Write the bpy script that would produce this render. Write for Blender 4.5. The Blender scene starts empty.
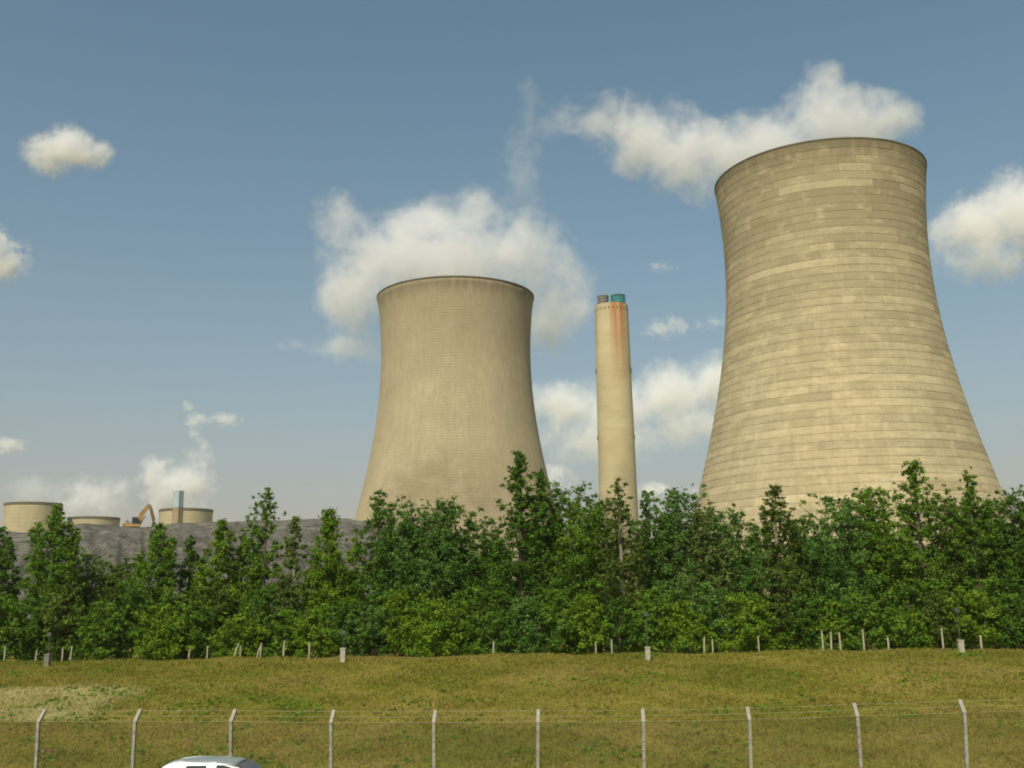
import bpy, bmesh, math, random
import numpy as np
from mathutils import Matrix, Vector, noise as mnoise

R = math.radians
scene = bpy.context.scene
COL = scene.collection

# ------------------------------------------------------------------ camera
F, PITCH, ROLL, EYE = 1050.0, 0.19969, 0.01728, 4.9
cam_d = bpy.data.cameras.new('camera')
cam = bpy.data.objects.new('camera', cam_d)
COL.objects.link(cam)
cam_d.sensor_width = 36.0
cam_d.lens = F / 1024 * 36
cam_d.clip_start = 0.5
cam_d.clip_end = 30000
cam.location = (0, 0, EYE)
cam.rotation_euler = (Matrix.Rotation(math.pi / 2 + PITCH, 3, 'X') @ Matrix.Rotation(-ROLL, 3, 'Z')).to_euler()
scene.camera = cam

# ------------------------------------------------------------------ light
SUN_EL, SUN_AZ = R(47), R(180 + 20)          # azimuth clockwise from +Y: behind the camera, to the left
sun_dir = Vector((math.sin(SUN_AZ) * math.cos(SUN_EL), math.cos(SUN_AZ) * math.cos(SUN_EL), math.sin(SUN_EL)))
sun_d = bpy.data.lights.new('sun', 'SUN')
sun_d.energy = 4.4
sun_d.angle = R(0.53)
sun_d.color = (1.0, 0.895, 0.745)
sun = bpy.data.objects.new('sun', sun_d)
COL.objects.link(sun)
sun.rotation_euler = sun_dir.to_track_quat('Z', 'Y').to_euler()
sun.location = (-30, -30, 60)

world = bpy.data.worlds.new('World')
scene.world = world
world.use_nodes = True
wn, wl = world.node_tree.nodes, world.node_tree.links
wn.clear()
sky = wn.new('ShaderNodeTexSky')
sky.sky_type = 'NISHITA'
sky.sun_disc = False
sky.sun_elevation = SUN_EL
sky.sun_rotation = SUN_AZ
sky.altitude = 50
sky.air_density = 1.0
sky.dust_density = 3.2
sky.ozone_density = 1.0
tint = wn.new('ShaderNodeMix'); tint.data_type = 'RGBA'; tint.blend_type = 'MULTIPLY'
tint.inputs[0].default_value = 1.0
tint.inputs[7].default_value = (0.72, 0.955, 0.86, 1)          # the warm cast of the photograph
bgn = wn.new('ShaderNodeBackground')
bgn.inputs['Strength'].default_value = 0.127
wo = wn.new('ShaderNodeOutputWorld')
wl.new(sky.outputs[0], tint.inputs[6])
# summer murk low in the sky, all the way round
tcw = wn.new('ShaderNodeTexCoord'); spw = wn.new('ShaderNodeSeparateXYZ'); wl.new(tcw.outputs['Generated'], spw.inputs[0])
def wmath(op, a, b=None):
    nd = wn.new('ShaderNodeMath'); nd.operation = op
    for i, q in enumerate((a, b)):
        if q is None: continue
        if isinstance(q, float): nd.inputs[i].default_value = q
        else: wl.new(q, nd.inputs[i])
    return nd.outputs[0]
murk = wmath('MULTIPLY', wmath('EXPONENT', wmath('MULTIPLY', wmath('MAXIMUM', spw.outputs[2], 0.0), -6.2)), 0.85)
mk_ = wn.new('ShaderNodeMix'); mk_.data_type = 'RGBA'
wl.new(murk, mk_.inputs[0]); wl.new(tint.outputs[2], mk_.inputs[6]); mk_.inputs[7].default_value = (4.0, 3.05, 3.0, 1)
wl.new(mk_.outputs[2], bgn.inputs[0])
wl.new(bgn.outputs[0], wo.inputs['Surface'])

vs = scene.view_settings
vs.view_transform = 'Standard'
vs.look = 'None'
vs.exposure = 0.0
vs.gamma = 1.0
vs.use_curve_mapping = False
scene.render.engine = 'CYCLES'
cy = scene.cycles
cy.use_denoising = True
cy.max_bounces = 12
cy.filter_width = 1.9
cy.diffuse_bounces = 3
cy.transmission_bounces = 4
cy.transparent_max_bounces = 16
cy.volume_bounces = 10
cy.volume_max_steps = 256
cy.sample_clamp_indirect = 4

# ------------------------------------------------------------------ picture geometry
def ray(px, py):
    u, v = px - 512, 384 - py
    c, s = math.cos(ROLL), math.sin(ROLL)
    a, b = u * c + v * s, -u * s + v * c
    d = Vector((a / F, math.cos(PITCH) - b / F * math.sin(PITCH), math.sin(PITCH) + b / F * math.cos(PITCH)))
    return d / math.hypot(d.x, d.y)

def at(px, py, D):
    d = ray(px, py)
    return Vector((d.x * D, d.y * D, EYE + d.z * D))

YAW = R(4.5)                                   # the road runs at a slight angle to the picture
E_ = Vector((math.cos(YAW), -math.sin(YAW), 0))
N_ = Vector((math.sin(YAW), math.cos(YAW), 0))

def se(p):
    return p.x * N_.x + p.y * N_.y, p.x * E_.x + p.y * E_.y

def dist_on(px, py, s):
    d = ray(px, py)
    return s / (d.x * N_.x + d.y * N_.y)

CREST_S = 60.0
CREST_Z = EYE + ray(512, 655.5).z * dist_on(512, 655.5, CREST_S)
_prof_s = [-400, 15.9, 16.0, 16.001, 26.6, 26.601, 26.8, 27.2, 28.6, 32, 40, 50, 57, 60, 63, 70, 100, 200, 400, 30000]
_prof_z = [0.05, 0.10, 0.10, -0.05, -0.05, 0.10, 0.10, 0.0, -0.42, 0.20, 0.56, 1.16, 0, 0, 0, 0, 0, 0, 0, 0]
for _i, _d in ((12, -.05), (13, 0), (14, -.40), (15, -.7), (16, -.8), (17, -.9), (18, -1.0), (19, -1.0)):
    _prof_z[_i] = CREST_Z + _d
_prof_z[11] = CREST_Z - .38
_prof_z[10] = .14 + (CREST_Z - .52) * .38

def ground_z(s, e):
    s = np.asarray(s, float); e = np.asarray(e, float)
    z = np.interp(s, _prof_s, _prof_z)
    w = np.clip((s - 27) / 6, 0, 1) * np.clip((200 - s) / 100, 0, 1)
    b = .045 * np.sin(e * .83 + s * .31) + .035 * np.sin(e * .37 - s * .71 + 1.3) + .02 * np.sin(e * 2.1 + s * 1.7) + .012 * np.sin(e * 4.3 - s * 3.1)
    return z + w * b

def gpt(s, e, up=0.0):
    return Vector((N_.x * s + E_.x * e, N_.y * s + E_.y * e, float(ground_z(s, e)) + up))

def hit(px, py):
    """where that sight line meets the bank"""
    d = ray(px, py); D = 27.6
    while D < 70:
        p = Vector((d.x * D, d.y * D, EYE + d.z * D))
        if p.z <= float(ground_z(*se(p))): break
        D += .08
    return p, D

# ------------------------------------------------------------------ helpers
def link(o, parent=None):
    COL.objects.link(o)
    if parent is not None:
        o.parent = parent
    return o

def tag(o, label=None, cat=None, group=None, kind=None):
    if label: o['label'] = label
    if cat: o['category'] = cat
    if group: o['group'] = group
    if kind: o['kind'] = kind
    return o

def empty(name, loc, label=None, cat=None, group=None, rz=0.0):
    o = bpy.data.objects.new(name, None)
    o.empty_display_size = .3
    o.location = loc
    o.rotation_euler = (0, 0, rz)
    link(o)
    return tag(o, label, cat, group)

class MB:
    def __init__(self):
        self.v, self.f, self.m = [], [], []
    def add(self, vs_, fs, mi=0):
        b = len(self.v)
        self.v += [tuple(p) for p in vs_]
        self.f += [tuple(i + b for i in q) for q in fs]
        self.m += [mi] * len(fs)
        return self
    def box(self, c, d, M=None, mi=0):
        cx, cy_, cz = c; dx, dy, dz = d[0] / 2, d[1] / 2, d[2] / 2
        P = [Vector((cx + sx * dx, cy_ + sy * dy, cz + sz * dz)) for sz in (-1, 1) for sy in (-1, 1) for sx in (-1, 1)]
        if M is not None: P = [M @ p for p in P]
        return self.add(P, [(0, 2, 3, 1), (4, 5, 7, 6), (0, 1, 5, 4), (2, 6, 7, 3), (0, 4, 6, 2), (1, 3, 7, 5)], mi)
    def tube(self, pts, rads, n=6, caps=True, mi=0):
        pts = [Vector(p) for p in pts]
        rings = []
        for i, p in enumerate(pts):
            t = (pts[min(i + 1, len(pts) - 1)] - pts[max(i - 1, 0)]).normalized()
            a = t.cross(Vector((0, 0, 1)) if abs(t.z) < .9 else Vector((1, 0, 0))).normalized()
            b = t.cross(a)
            r = rads[i] if isinstance(rads, (list, tuple)) else rads
            rings.append([p + (a * math.cos(2 * math.pi * k / n) + b * math.sin(2 * math.pi * k / n)) * r for k in range(n)])
        vs_ = [q for rg in rings for q in rg]
        fs = [(i * n + k, (i + 1) * n + k, (i + 1) * n + (k + 1) % n, i * n + (k + 1) % n) for i in range(len(pts) - 1) for k in range(n)]
        if caps:
            fs += [tuple(range(n)), tuple((len(pts) - 1) * n + k for k in reversed(range(n)))]
        return self.add(vs_, fs, mi)
    def lathe(self, prof, n=48, mi=0, close=False):
        vs_ = [(r * math.cos(2 * math.pi * k / n), r * math.sin(2 * math.pi * k / n), z) for r, z in prof for k in range(n)]
        m = len(prof)
        fs = [(i * n + k, i * n + (k + 1) % n, ((i + 1) % m) * n + (k + 1) % n, ((i + 1) % m) * n + k) for i in range(m if close else m - 1) for k in range(n)]
        return self.add(vs_, fs, mi)
    def prism(self, poly, y0, y1, mi=0):
        """poly in x,z extruded along y"""
        n = len(poly)
        vs_ = [(x, y0, z) for x, z in poly] + [(x, y1, z) for x, z in poly]
        fs = [tuple(range(n)), tuple(reversed(range(n, 2 * n)))] + [(k, k + n, (k + 1) % n + n, (k + 1) % n) for k in range(n)]
        return self.add(vs_, fs, mi)
    def build(self, name, mats, parent=None, smooth=False, fix=True, attr=None):
        me = bpy.data.meshes.new(name)
        me.from_pydata(self.v, [], self.f)
        if not isinstance(mats, (list, tuple)): mats = [mats]
        for m in mats: me.materials.append(m)
        if len(mats) > 1: me.polygons.foreach_set('material_index', self.m)
        if smooth: me.polygons.foreach_set('use_smooth', [True] * len(me.polygons))
        if fix:
            bm = bmesh.new(); bm.from_mesh(me)
            bmesh.ops.recalc_face_normals(bm, faces=bm.faces)
            bm.to_mesh(me); bm.free()
        o = bpy.data.objects.new(name, me)
        return link(o, parent)

def np_mesh(name, verts, faces_flat, nper, mat, parent=None, tone=None, smooth=False):
    """all faces have nper corners; tone is a per-vertex value"""
    me = bpy.data.meshes.new(name)
    nv, nf = len(verts), len(faces_flat) // nper
    me.vertices.add(nv); me.vertices.foreach_set('co', np.asarray(verts, np.float32).ravel())
    me.loops.add(nf * nper); me.loops.foreach_set('vertex_index', np.asarray(faces_flat, np.int32))
    me.polygons.add(nf)
    me.polygons.foreach_set('loop_start', np.arange(0, nf * nper, nper, dtype=np.int32))
    if smooth: me.polygons.foreach_set('use_smooth', np.ones(nf, bool))
    me.materials.append(mat)
    if tone is not None:
        a = me.attributes.new('tone', 'FLOAT', 'POINT')
        a.data.foreach_set('value', np.asarray(tone, np.float32))
    me.update(calc_edges=True); me.validate()
    o = bpy.data.objects.new(name, me)
    return link(o, parent)

# ------------------------------------------------------------------ materials
class NT:
    def __init__(self, name):
        self.mat = bpy.data.materials.new(name)
        self.mat.use_nodes = True
        self.n, self.l = self.mat.node_tree.nodes, self.mat.node_tree.links
        self.n.clear()
        self.out = self.n.new('ShaderNodeOutputMaterial')
    def node(self, t, **kw):
        nd = self.n.new(t)
        for k, v in kw.items(): setattr(nd, k, v)
        return nd
    def put(self, sock, v):
        if hasattr(v, 'is_linked') or isinstance(v, bpy.types.NodeSocket): self.l.new(v, sock)
        else: sock.default_value = v
    def math(self, op, a, b=0.0, c=None, clamp=False):
        nd = self.node('ShaderNodeMath', operation=op, use_clamp=clamp)
        self.put(nd.inputs[0], a); self.put(nd.inputs[1], b)
        if c is not None: self.put(nd.inputs[2], c)
        return nd.outputs[0]
    def noise(self, vec, scale, detail=4, rough=.55, dist=0.0):
        nd = self.node('ShaderNodeTexNoise')
        self.put(nd.inputs['Vector'], vec)
        nd.inputs['Scale'].default_value = scale; nd.inputs['Detail'].default_value = detail
        nd.inputs['Roughness'].default_value = rough; nd.inputs['Distortion'].default_value = dist
        return nd.outputs[0]
    def maprange(self, v, a, b, c=0.0, d=1.0, smooth=False):
        nd = self.node('ShaderNodeMapRange', interpolation_type='SMOOTHSTEP' if smooth else 'LINEAR')
        self.put(nd.inputs[0], v)
        for i, q in enumerate((a, b, c, d)): self.put(nd.inputs[i + 1], q)
        return nd.outputs[0]
    def mix(self, f, a, b, mode='MIX'):
        nd = self.node('ShaderNodeMix', data_type='RGBA', blend_type=mode)
        self.put(nd.inputs[0], f)
        for s_, v in ((nd.inputs[6], a), (nd.inputs[7], b)):
            if isinstance(v, (tuple, list)): v = (*v[:3], 1)
            self.put(s_, v)
        return nd.outputs[2]
    def ramp(self, f, stops):
        nd = self.node('ShaderNodeValToRGB')
        self.put(nd.inputs[0], f)
        el = nd.color_ramp.elements
        while len(el) < len(stops): el.new(.5)
        for e_, (p, c) in zip(el, stops): e_.position = p; e_.color = (*c, 1)
        return nd.outputs[0]
    def vmul(self, v, k):
        nd = self.node('ShaderNodeVectorMath', operation='MULTIPLY')
        self.put(nd.inputs[0], v); nd.inputs[1].default_value = k
        return nd.outputs[0]
    def comb(self, x, y, z):
        nd = self.node('ShaderNodeCombineXYZ')
        for i, q in enumerate((x, y, z)): self.put(nd.inputs[i], q)
        return nd.outputs[0]
    def sep(self, v):
        nd = self.node('ShaderNodeSeparateXYZ'); self.put(nd.inputs[0], v); return nd.outputs
    def obj(self): return self.node('ShaderNodeTexCoord').outputs['Object']
    def pos(self): return self.node('ShaderNodeNewGeometry').outputs['Position']
    def attr(self, name): return self.node('ShaderNodeAttribute', attribute_name=name).outputs['Fac']
    def principled(self, color, rough=.8, spec=.3, metal=0.0, bump=None, bump_d=.05, **kw):
        p = self.node('ShaderNodeBsdfPrincipled')
        self.put(p.inputs['Base Color'], (*color[:3], 1) if isinstance(color, (tuple, list)) else color)
        self.put(p.inputs['Roughness'], rough)
        p.inputs['Specular IOR Level'].default_value = spec
        p.inputs['Metallic'].default_value = metal
        for k, v in kw.items(): self.put(p.inputs[k], v)
        if bump is not None:
            b = self.node('ShaderNodeBump'); b.inputs['Strength'].default_value = 1.0
            b.inputs['Distance'].default_value = bump_d
            self.put(b.inputs['Height'], bump); self.l.new(b.outputs[0], p.inputs['Normal'])
        self.l.new(p.outputs[0], self.out.inputs['Surface'])
        return self.mat

def plain(name, col, rough=.6, spec=.4, metal=0.0, var=.25, scale=3.0):
    t = NT(name)
    n = t.noise(t.obj(), scale, 5)
    c = t.mix(t.maprange(n, .3, .7), tuple(q * (1 - var) for q in col), tuple(min(1, q * (1 + var)) for q in col))
    return t.principled(c, rough, spec, metal)

def concrete_tower(name, base, dark, lift, joint=.5, use_tone=False, streak=.35, fine=0.0, z_dark=None, zoff=0.0, patch=None, top_dark=None):
    """weathered concrete; object space has the tower axis on z"""
    t = NT(name)
    o = t.obj(); x, y, z = t.sep(o)
    ang = t.math('ARCTAN2', x, t.math('MULTIPLY', y, -1.0))
    cyl = t.comb(t.math('MULTIPLY', ang, 28.0), 0.0, z)
    big = t.noise(t.vmul(cyl, (1, 1, 1)), .055, 5, .6)
    c = t.mix(t.maprange(big, .35, .72, 0, .62), base, dark)
    st = t.noise(t.vmul(cyl, (1.0, 1, .05)), .55, 4, .6)
    c = t.mix(t.maprange(st, .45, .8, 0, streak), c, dark)
    lj = t.math('FRACT', t.math('DIVIDE', t.math('SUBTRACT', z, zoff), lift))
    jn = t.noise(t.vmul(cyl, (1, 1, .4)), .35, 4, .7)
    edge = t.math('MULTIPLY', t.maprange(lj, 0.0, .30, 1, 0), t.maprange(jn, .38, .60, .0, 1))
    c = t.mix(t.math('MULTIPLY', edge, joint), c, tuple(q * .62 for q in dark))
    if use_tone:
        dr = t.noise(t.vmul(cyl, (1.0, 1, .22)), .9, 3, .7)
        c = t.mix(t.maprange(dr, .52, .70, 0, .45), c, dark)
        c = t.mix(t.maprange(dr, .46, .32, 0, .35), c, tuple(min(1, q * 1.2) for q in base))
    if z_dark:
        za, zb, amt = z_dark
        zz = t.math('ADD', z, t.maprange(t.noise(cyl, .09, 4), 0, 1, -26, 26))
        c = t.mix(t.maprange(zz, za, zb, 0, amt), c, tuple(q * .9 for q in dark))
    if use_tone:
        tone = t.attr('tone')
        c = t.mix(t.maprange(tone, .5, 1.0, 0, .75), c, tuple(min(1, q * 1.22) for q in base))
        c = t.mix(t.maprange(tone, .5, 0.0, 0, .7), c, tuple(q * .82 for q in dark))
    if use_tone:
        bl = t.noise(t.vmul(cyl, (.55, 1, 1.3)), .34, 4, .7)
        c = t.mix(t.maprange(bl, .50, .68, 0, .6), c, dark)
        c = t.mix(t.maprange(bl, .46, .34, 0, .5), c, tuple(min(1, q * 1.25) for q in base))
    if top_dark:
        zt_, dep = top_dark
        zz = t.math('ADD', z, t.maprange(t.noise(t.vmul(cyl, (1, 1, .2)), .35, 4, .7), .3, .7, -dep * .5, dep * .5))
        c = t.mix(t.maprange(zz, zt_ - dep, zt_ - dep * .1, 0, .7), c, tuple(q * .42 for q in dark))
    if patch:
        pa, pz, ra, rz_, amt = patch
        da = t.math('DIVIDE', t.math('SUBTRACT', ang, pa), ra); dz = t.math('DIVIDE', t.math('SUBTRACT', z, pz), rz_)
        d2 = t.math('ADD', t.math('MULTIPLY', da, da), t.math('MULTIPLY', dz, dz))
        pn = t.noise(cyl, .16, 5, .65)
        m = t.math('MULTIPLY', t.maprange(d2, 1.2, 0, 0, 1, True), t.maprange(pn, .3, .6, .2, 1))
        c = t.mix(t.math('MULTIPLY', m, amt), c, tuple(q * .8 for q in dark))
    gr = t.noise(t.vmul(cyl, (1, 1, 1.6)), 1.1, 3, .7)
    c = t.mix(t.maprange(gr, .3, .7, 0, .28), c, tuple(q * .8 for q in dark))
    if fine:
        vl = t.noise(t.vmul(cyl, (1.0, 1, .12)), 1.6, 2, .6)
        c = t.mix(t.maprange(vl, .4, .75, 0, fine), c, tuple(q * .75 for q in dark))
        sp = t.noise(cyl, .9, 2, .8)
        c = t.mix(t.maprange(sp, .70, .76, 0, .55), c, tuple(q * .5 for q in dark))
    return t.principled(c, .92, .15, bump=t.math('ADD', t.math('MULTIPLY', gr, .3), t.math('MULTIPLY', lj, -.5 if use_tone else -.2)), bump_d=.22)

M = {}
RH_T = 114.9                                   # height of the two near towers
LH_T = 114.9
CON = (.435, .36, .22); CDK = (.255, .205, .12)
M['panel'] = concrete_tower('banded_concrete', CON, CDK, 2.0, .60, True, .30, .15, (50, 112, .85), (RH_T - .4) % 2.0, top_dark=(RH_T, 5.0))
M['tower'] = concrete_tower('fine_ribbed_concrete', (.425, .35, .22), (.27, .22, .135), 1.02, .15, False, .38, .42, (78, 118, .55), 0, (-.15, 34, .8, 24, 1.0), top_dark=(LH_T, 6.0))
M['far_tower'] = concrete_tower('far_concrete', (.43, .36, .225), (.27, .225, .14), 3.0, .3)
M['rim'] = plain('dark_weathered_rim', (.10, .085, .055), .9, .1, 0, .35, .25)
M['joint'] = plain('dark_joint_concrete', (.2, .17, .11), .95, .1, 0, .2, .4)

def chimney_mat():
    t = NT('rust_streaked_concrete')
    o = t.obj(); x, y, z = t.sep(o)
    ang = t.math('ARCTAN2', x, t.math('MULTIPLY', y, -1.0))
    cyl = t.comb(t.math('MULTIPLY', ang, 9.0), 0.0, z)
    c = t.mix(t.maprange(t.noise(t.vmul(cyl, (.6, 1, 1)), .07, 5, .65), .35, .7, 0, .7), (.47, .39, .235), (.31, .25, .14))
    lj = t.math('FRACT', t.math('DIVIDE', z, 3.2))
    c = t.mix(t.maprange(lj, 0, .25, .16, 0), c, (.24, .19, .11))
    band = t.noise(t.comb(0.0, 0.0, z), .09, 3, .6)
    c = t.mix(t.maprange(band, .5, .75, 0, .4), c, (.52, .46, .31))
    # rust that has run down from the flue mouths
    run = t.noise(t.vmul(cyl, (1.0, 1, .012)), .42, 3, .55)
    fall = t.maprange(z, 112, 158, 0, 1)
    aw = t.math('SUBTRACT', 1.0, t.math('ABSOLUTE', t.math('DIVIDE', t.math('SUBTRACT', ang, .30), .6)), clamp=True)
    rm = t.math('MULTIPLY', t.math('MULTIPLY', t.maprange(run, .34, .52), fall), t.maprange(aw, 0, .5))
    c = t.mix(t.math('MULTIPLY', rm, .92), c, (.36, .12, .025))
    run2 = t.math('MULTIPLY', t.maprange(t.noise(t.vmul(cyl, (1.0, 1, .02)), .5, 3), .5, .68), t.maprange(z, 128, 158, 0, .6))
    c = t.mix(run2, c, (.26, .15, .06))
    return t.principled(c, .92, .15, bump=t.math('MULTIPLY', lj, .3), bump_d=.15)
M['chimney'] = chimney_mat()
M['flue_grey'] = plain('dull_grey_steel', (.13, .125, .105), .6, .4, .2, .35, .6)
M['flue_teal'] = plain('teal_painted_steel', (.02, .19, .185), .5, .4, 0, .45, .5)
M['dark_slot'] = plain('dark_opening', (.045, .038, .03), .9, .1)
M['pale_blue'] = plain('pale_blue_cladding', (.30, .385, .44), .5, .4, 0, .15, .15)
M['steel_dark'] = plain('dark_steel', (.05, .05, .052), .5, .5, .6)

def mound_mat():
    t = NT('grey_ash')
    p = t.pos()
    a = t.noise(p, .09, 6, .65, .4)
    c = t.ramp(a, [(.25, (.105, .098, .082)), (.5, (.165, .152, .127)), (.75, (.235, .215, .175))])
    b = t.noise(t.vmul(p, (1, 1, 1.8)), .42, 6, .75)
    c = t.mix(t.maprange(b, .38, .58, .85, 0), c, (.055, .052, .045))
    fb = t.noise(p, 1.7, 4, .7)
    c = t.mix(t.maprange(fb, .56, .68, 0, .6), c, (.05, .046, .038))
    c = t.mix(t.maprange(fb, .42, .30, 0, .4), c, (.27, .25, .20))
    st = t.noise(t.vmul(p, (.04, .1, .6)), 1.0, 4, .6)
    c = t.mix(t.maprange(st, .56, .66, 0, .45), c, (.27, .25, .205))
    return t.principled(c, .95, .1, bump=b, bump_d=1.1)
M['ash'] = mound_mat()
M['rubble'] = plain('pale_rubble', (.24, .22, .18), .95, .1, 0, .3, .5)

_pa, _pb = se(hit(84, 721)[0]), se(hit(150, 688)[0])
PAT = (_pa[0], _pb[0], _pa[1], _pb[1])      # near and far edge of the painted window reflection, and where it ends
def grass_color(t, p):
    n1 = t.noise(p, .16, 5, .62, .3)
    n2 = t.noise(t.vmul(p, (.8, 1.6, 1)), .9, 5, .65)
    n3 = t.noise(p, .055, 3, .5)
    c = t.ramp(n1, [(.30, (.142, .152, .017)), (.44, (.203, .190, .027)), (.56, (.262, .218, .044)), (.72, (.30, .228, .066))])
    c = t.mix(t.maprange(n2, .56, .68, 0, .8), c, (.115, .175, .012))
    c = t.mix(t.maprange(n2, .42, .30, 0, .6), c, (.26, .175, .08))
    c = t.mix(t.maprange(n3, .45, .65, 0, .30), c, (.135, .145, .022))
    # pale window reflection painted into the grass colour at the left, right edge slanting
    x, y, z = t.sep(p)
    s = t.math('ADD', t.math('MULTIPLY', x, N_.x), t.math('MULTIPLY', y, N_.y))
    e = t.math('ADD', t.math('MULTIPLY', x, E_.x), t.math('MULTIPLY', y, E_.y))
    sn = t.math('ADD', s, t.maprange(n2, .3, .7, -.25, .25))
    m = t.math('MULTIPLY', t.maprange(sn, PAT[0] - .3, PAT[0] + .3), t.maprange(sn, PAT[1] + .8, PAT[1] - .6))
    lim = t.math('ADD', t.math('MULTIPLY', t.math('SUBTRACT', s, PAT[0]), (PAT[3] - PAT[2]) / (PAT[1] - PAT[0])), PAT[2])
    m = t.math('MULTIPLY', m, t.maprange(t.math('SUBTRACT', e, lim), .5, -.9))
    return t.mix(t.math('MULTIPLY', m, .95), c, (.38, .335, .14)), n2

def ground_mat():
    t = NT('dry_grass_bank')
    p = t.pos()
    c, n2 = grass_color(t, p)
    f = t.noise(p, 7.0, 4, .75)
    c = t.mix(t.maprange(f, .35, .65, 0, .28), c, (.08, .068, .018))
    return t.principled(c, .95, .1, bump=t.math('ADD', f, n2), bump_d=.08)
M['ground'] = ground_mat()

def blade_mat():
    t = NT('grass_blades')
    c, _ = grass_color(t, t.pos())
    tn = t.attr('tone')
    c = t.mix(t.maprange(tn, .5, 1, 0, .55), c, (.33, .235, .10))
    c = t.mix(t.maprange(tn, .5, 0, 0, .55), c, (.075, .095, .014))
    d = t.node('ShaderNodeBsdfDiffuse'); t.put(d.inputs[0], c)
    tr = t.node('ShaderNodeBsdfTranslucent'); t.put(tr.inputs[0], c)
    mx = t.node('ShaderNodeMixShader'); mx.inputs[0].default_value = .3
    t.l.new(d.outputs[0], mx.inputs[1]); t.l.new(tr.outputs[0], mx.inputs[2]); t.l.new(mx.outputs[0], t.out.inputs[0])
    return t.mat
M['blades'] = blade_mat()

def leaf_mat(name, dark, mid, light, trans=.34):
    t = NT(name)
    c = t.ramp(t.attr('tone'), [(0.0, dark), (.5, mid), (1.0, light)])
    d = t.node('ShaderNodeBsdfPrincipled'); t.put(d.inputs['Base Color'], c)
    d.inputs['Roughness'].default_value = .6; d.inputs['Specular IOR Level'].default_value = .15
    tr = t.node('ShaderNodeBsdfTranslucent'); t.put(tr.inputs[0], c)
    mx = t.node('ShaderNodeMixShader'); mx.inputs[0].default_value = trans
    t.l.new(d.outputs[0], mx.inputs[1]); t.l.new(tr.outputs[0], mx.inputs[2]); t.l.new(mx.outputs[0], t.out.inputs[0])
    return t.mat
LEAF = {
    'dark':   leaf_mat('dark_green_leaves', (0.034, 0.082, 0.009), (0.073, 0.152, 0.013), (0.140, 0.239, 0.028)),
    'mid':    leaf_mat('mid_green_leaves', (0.049, 0.109, 0.009), (0.109, 0.208, 0.015), (0.199, 0.308, 0.033)),
    'bright': leaf_mat('bright_green_leaves', (0.058, 0.121, 0.007), (0.135, 0.233, 0.013), (0.216, 0.321, 0.025)),
    'blue':   leaf_mat('blue_green_leaves', (0.045, 0.106, 0.015), (0.095, 0.195, 0.029), (0.174, 0.286, 0.058)),
    'pale':   leaf_mat('pale_grey_green_leaves', (.058, .098, .016), (.118, .170, .034), (.20, .245, .07)),
    'olive':  leaf_mat('olive_leaves', (0.044, 0.079, 0.011), (0.094, 0.141, 0.018), (0.154, 0.204, 0.035)),
}
M['bark'] = plain('bark', (.10, .08, .055), .95, .1, 0, .35, 4)
M['pale_bark'] = plain('pale_bark', (.19, .165, .115), .9, .1, 0, .35, 4)
M['stake'] = plain('weathered_pale_stake', (.31, .28, .20), .9, .15, 0, .3, 6)
M['post'] = plain('pale_concrete_post', (.25, .235, .185), .9, .15, 0, .25, 9)
M['crank'] = plain('pale_crank', (.27, .25, .20), .9, .15, 0, .2, 9)
M['marker'] = plain('pale_marker_concrete', (.33, .30, .23), .9, .15, 0, .2, 5)
M['dark_marker'] = plain('dark_marker_concrete', (.16, .15, .12), .9, .15, 0, .3, 5)
M['pole'] = plain('grey_pole', (.075, .075, .065), .6, .4, .3)
M['wire'] = plain('dull_wire', (.26, .24, .13), .7, .3, .3)
M['mesh_wire'] = plain('chain_link_wire', (.075, .065, .04), .8, .2, .2)
M['asphalt'] = plain('asphalt', (.05, .05, .05), .9, .2, 0, .25, 12)
M['kerb'] = plain('kerb_concrete', (.32, .31, .28), .9, .2, 0, .2, 3)
M['paint'] = plain('white_road_paint', (.72, .72, .68), .8, .2, 0, .1, 3)
M['car_white'] = plain('white_car_paint', (.80, .80, .78), .25, .5, 0, .02, 2)
M['car_roof'] = plain('grey_car_roof', (.22, .24, .23), .3, .5, 0, .06, 2)
M['rubber'] = plain('rubber', (.025, .025, .025), .85, .2)
M['alloy'] = plain('alloy', (.45, .45, .46), .4, .5, .8, .1)
M['lamp_lens'] = plain('clear_lens', (.7, .7, .7), .1, .6)
M['lamp_red'] = plain('red_lens', (.35, .02, .015), .15, .6)
M['digger'] = plain('dusty_yellow_paint', (.27, .165, .045), .6, .35, 0, .25, .9)
M['digger_dark'] = plain('muddy_yellow_paint', (.13, .085, .035), .7, .3, 0, .3, .9)
M['digger_bright'] = plain('yellow_paint', (.36, .215, .05), .5, .4, 0, .15, .9)
def glass_mat(name, col):
    t = NT(name)
    return t.principled(col, .06, .6)
M['glass'] = glass_mat('dark_glass', (.012, .014, .016))
def yflower(name, col): return plain(name, col, .8, .2, 0, .2, 9)

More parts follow.
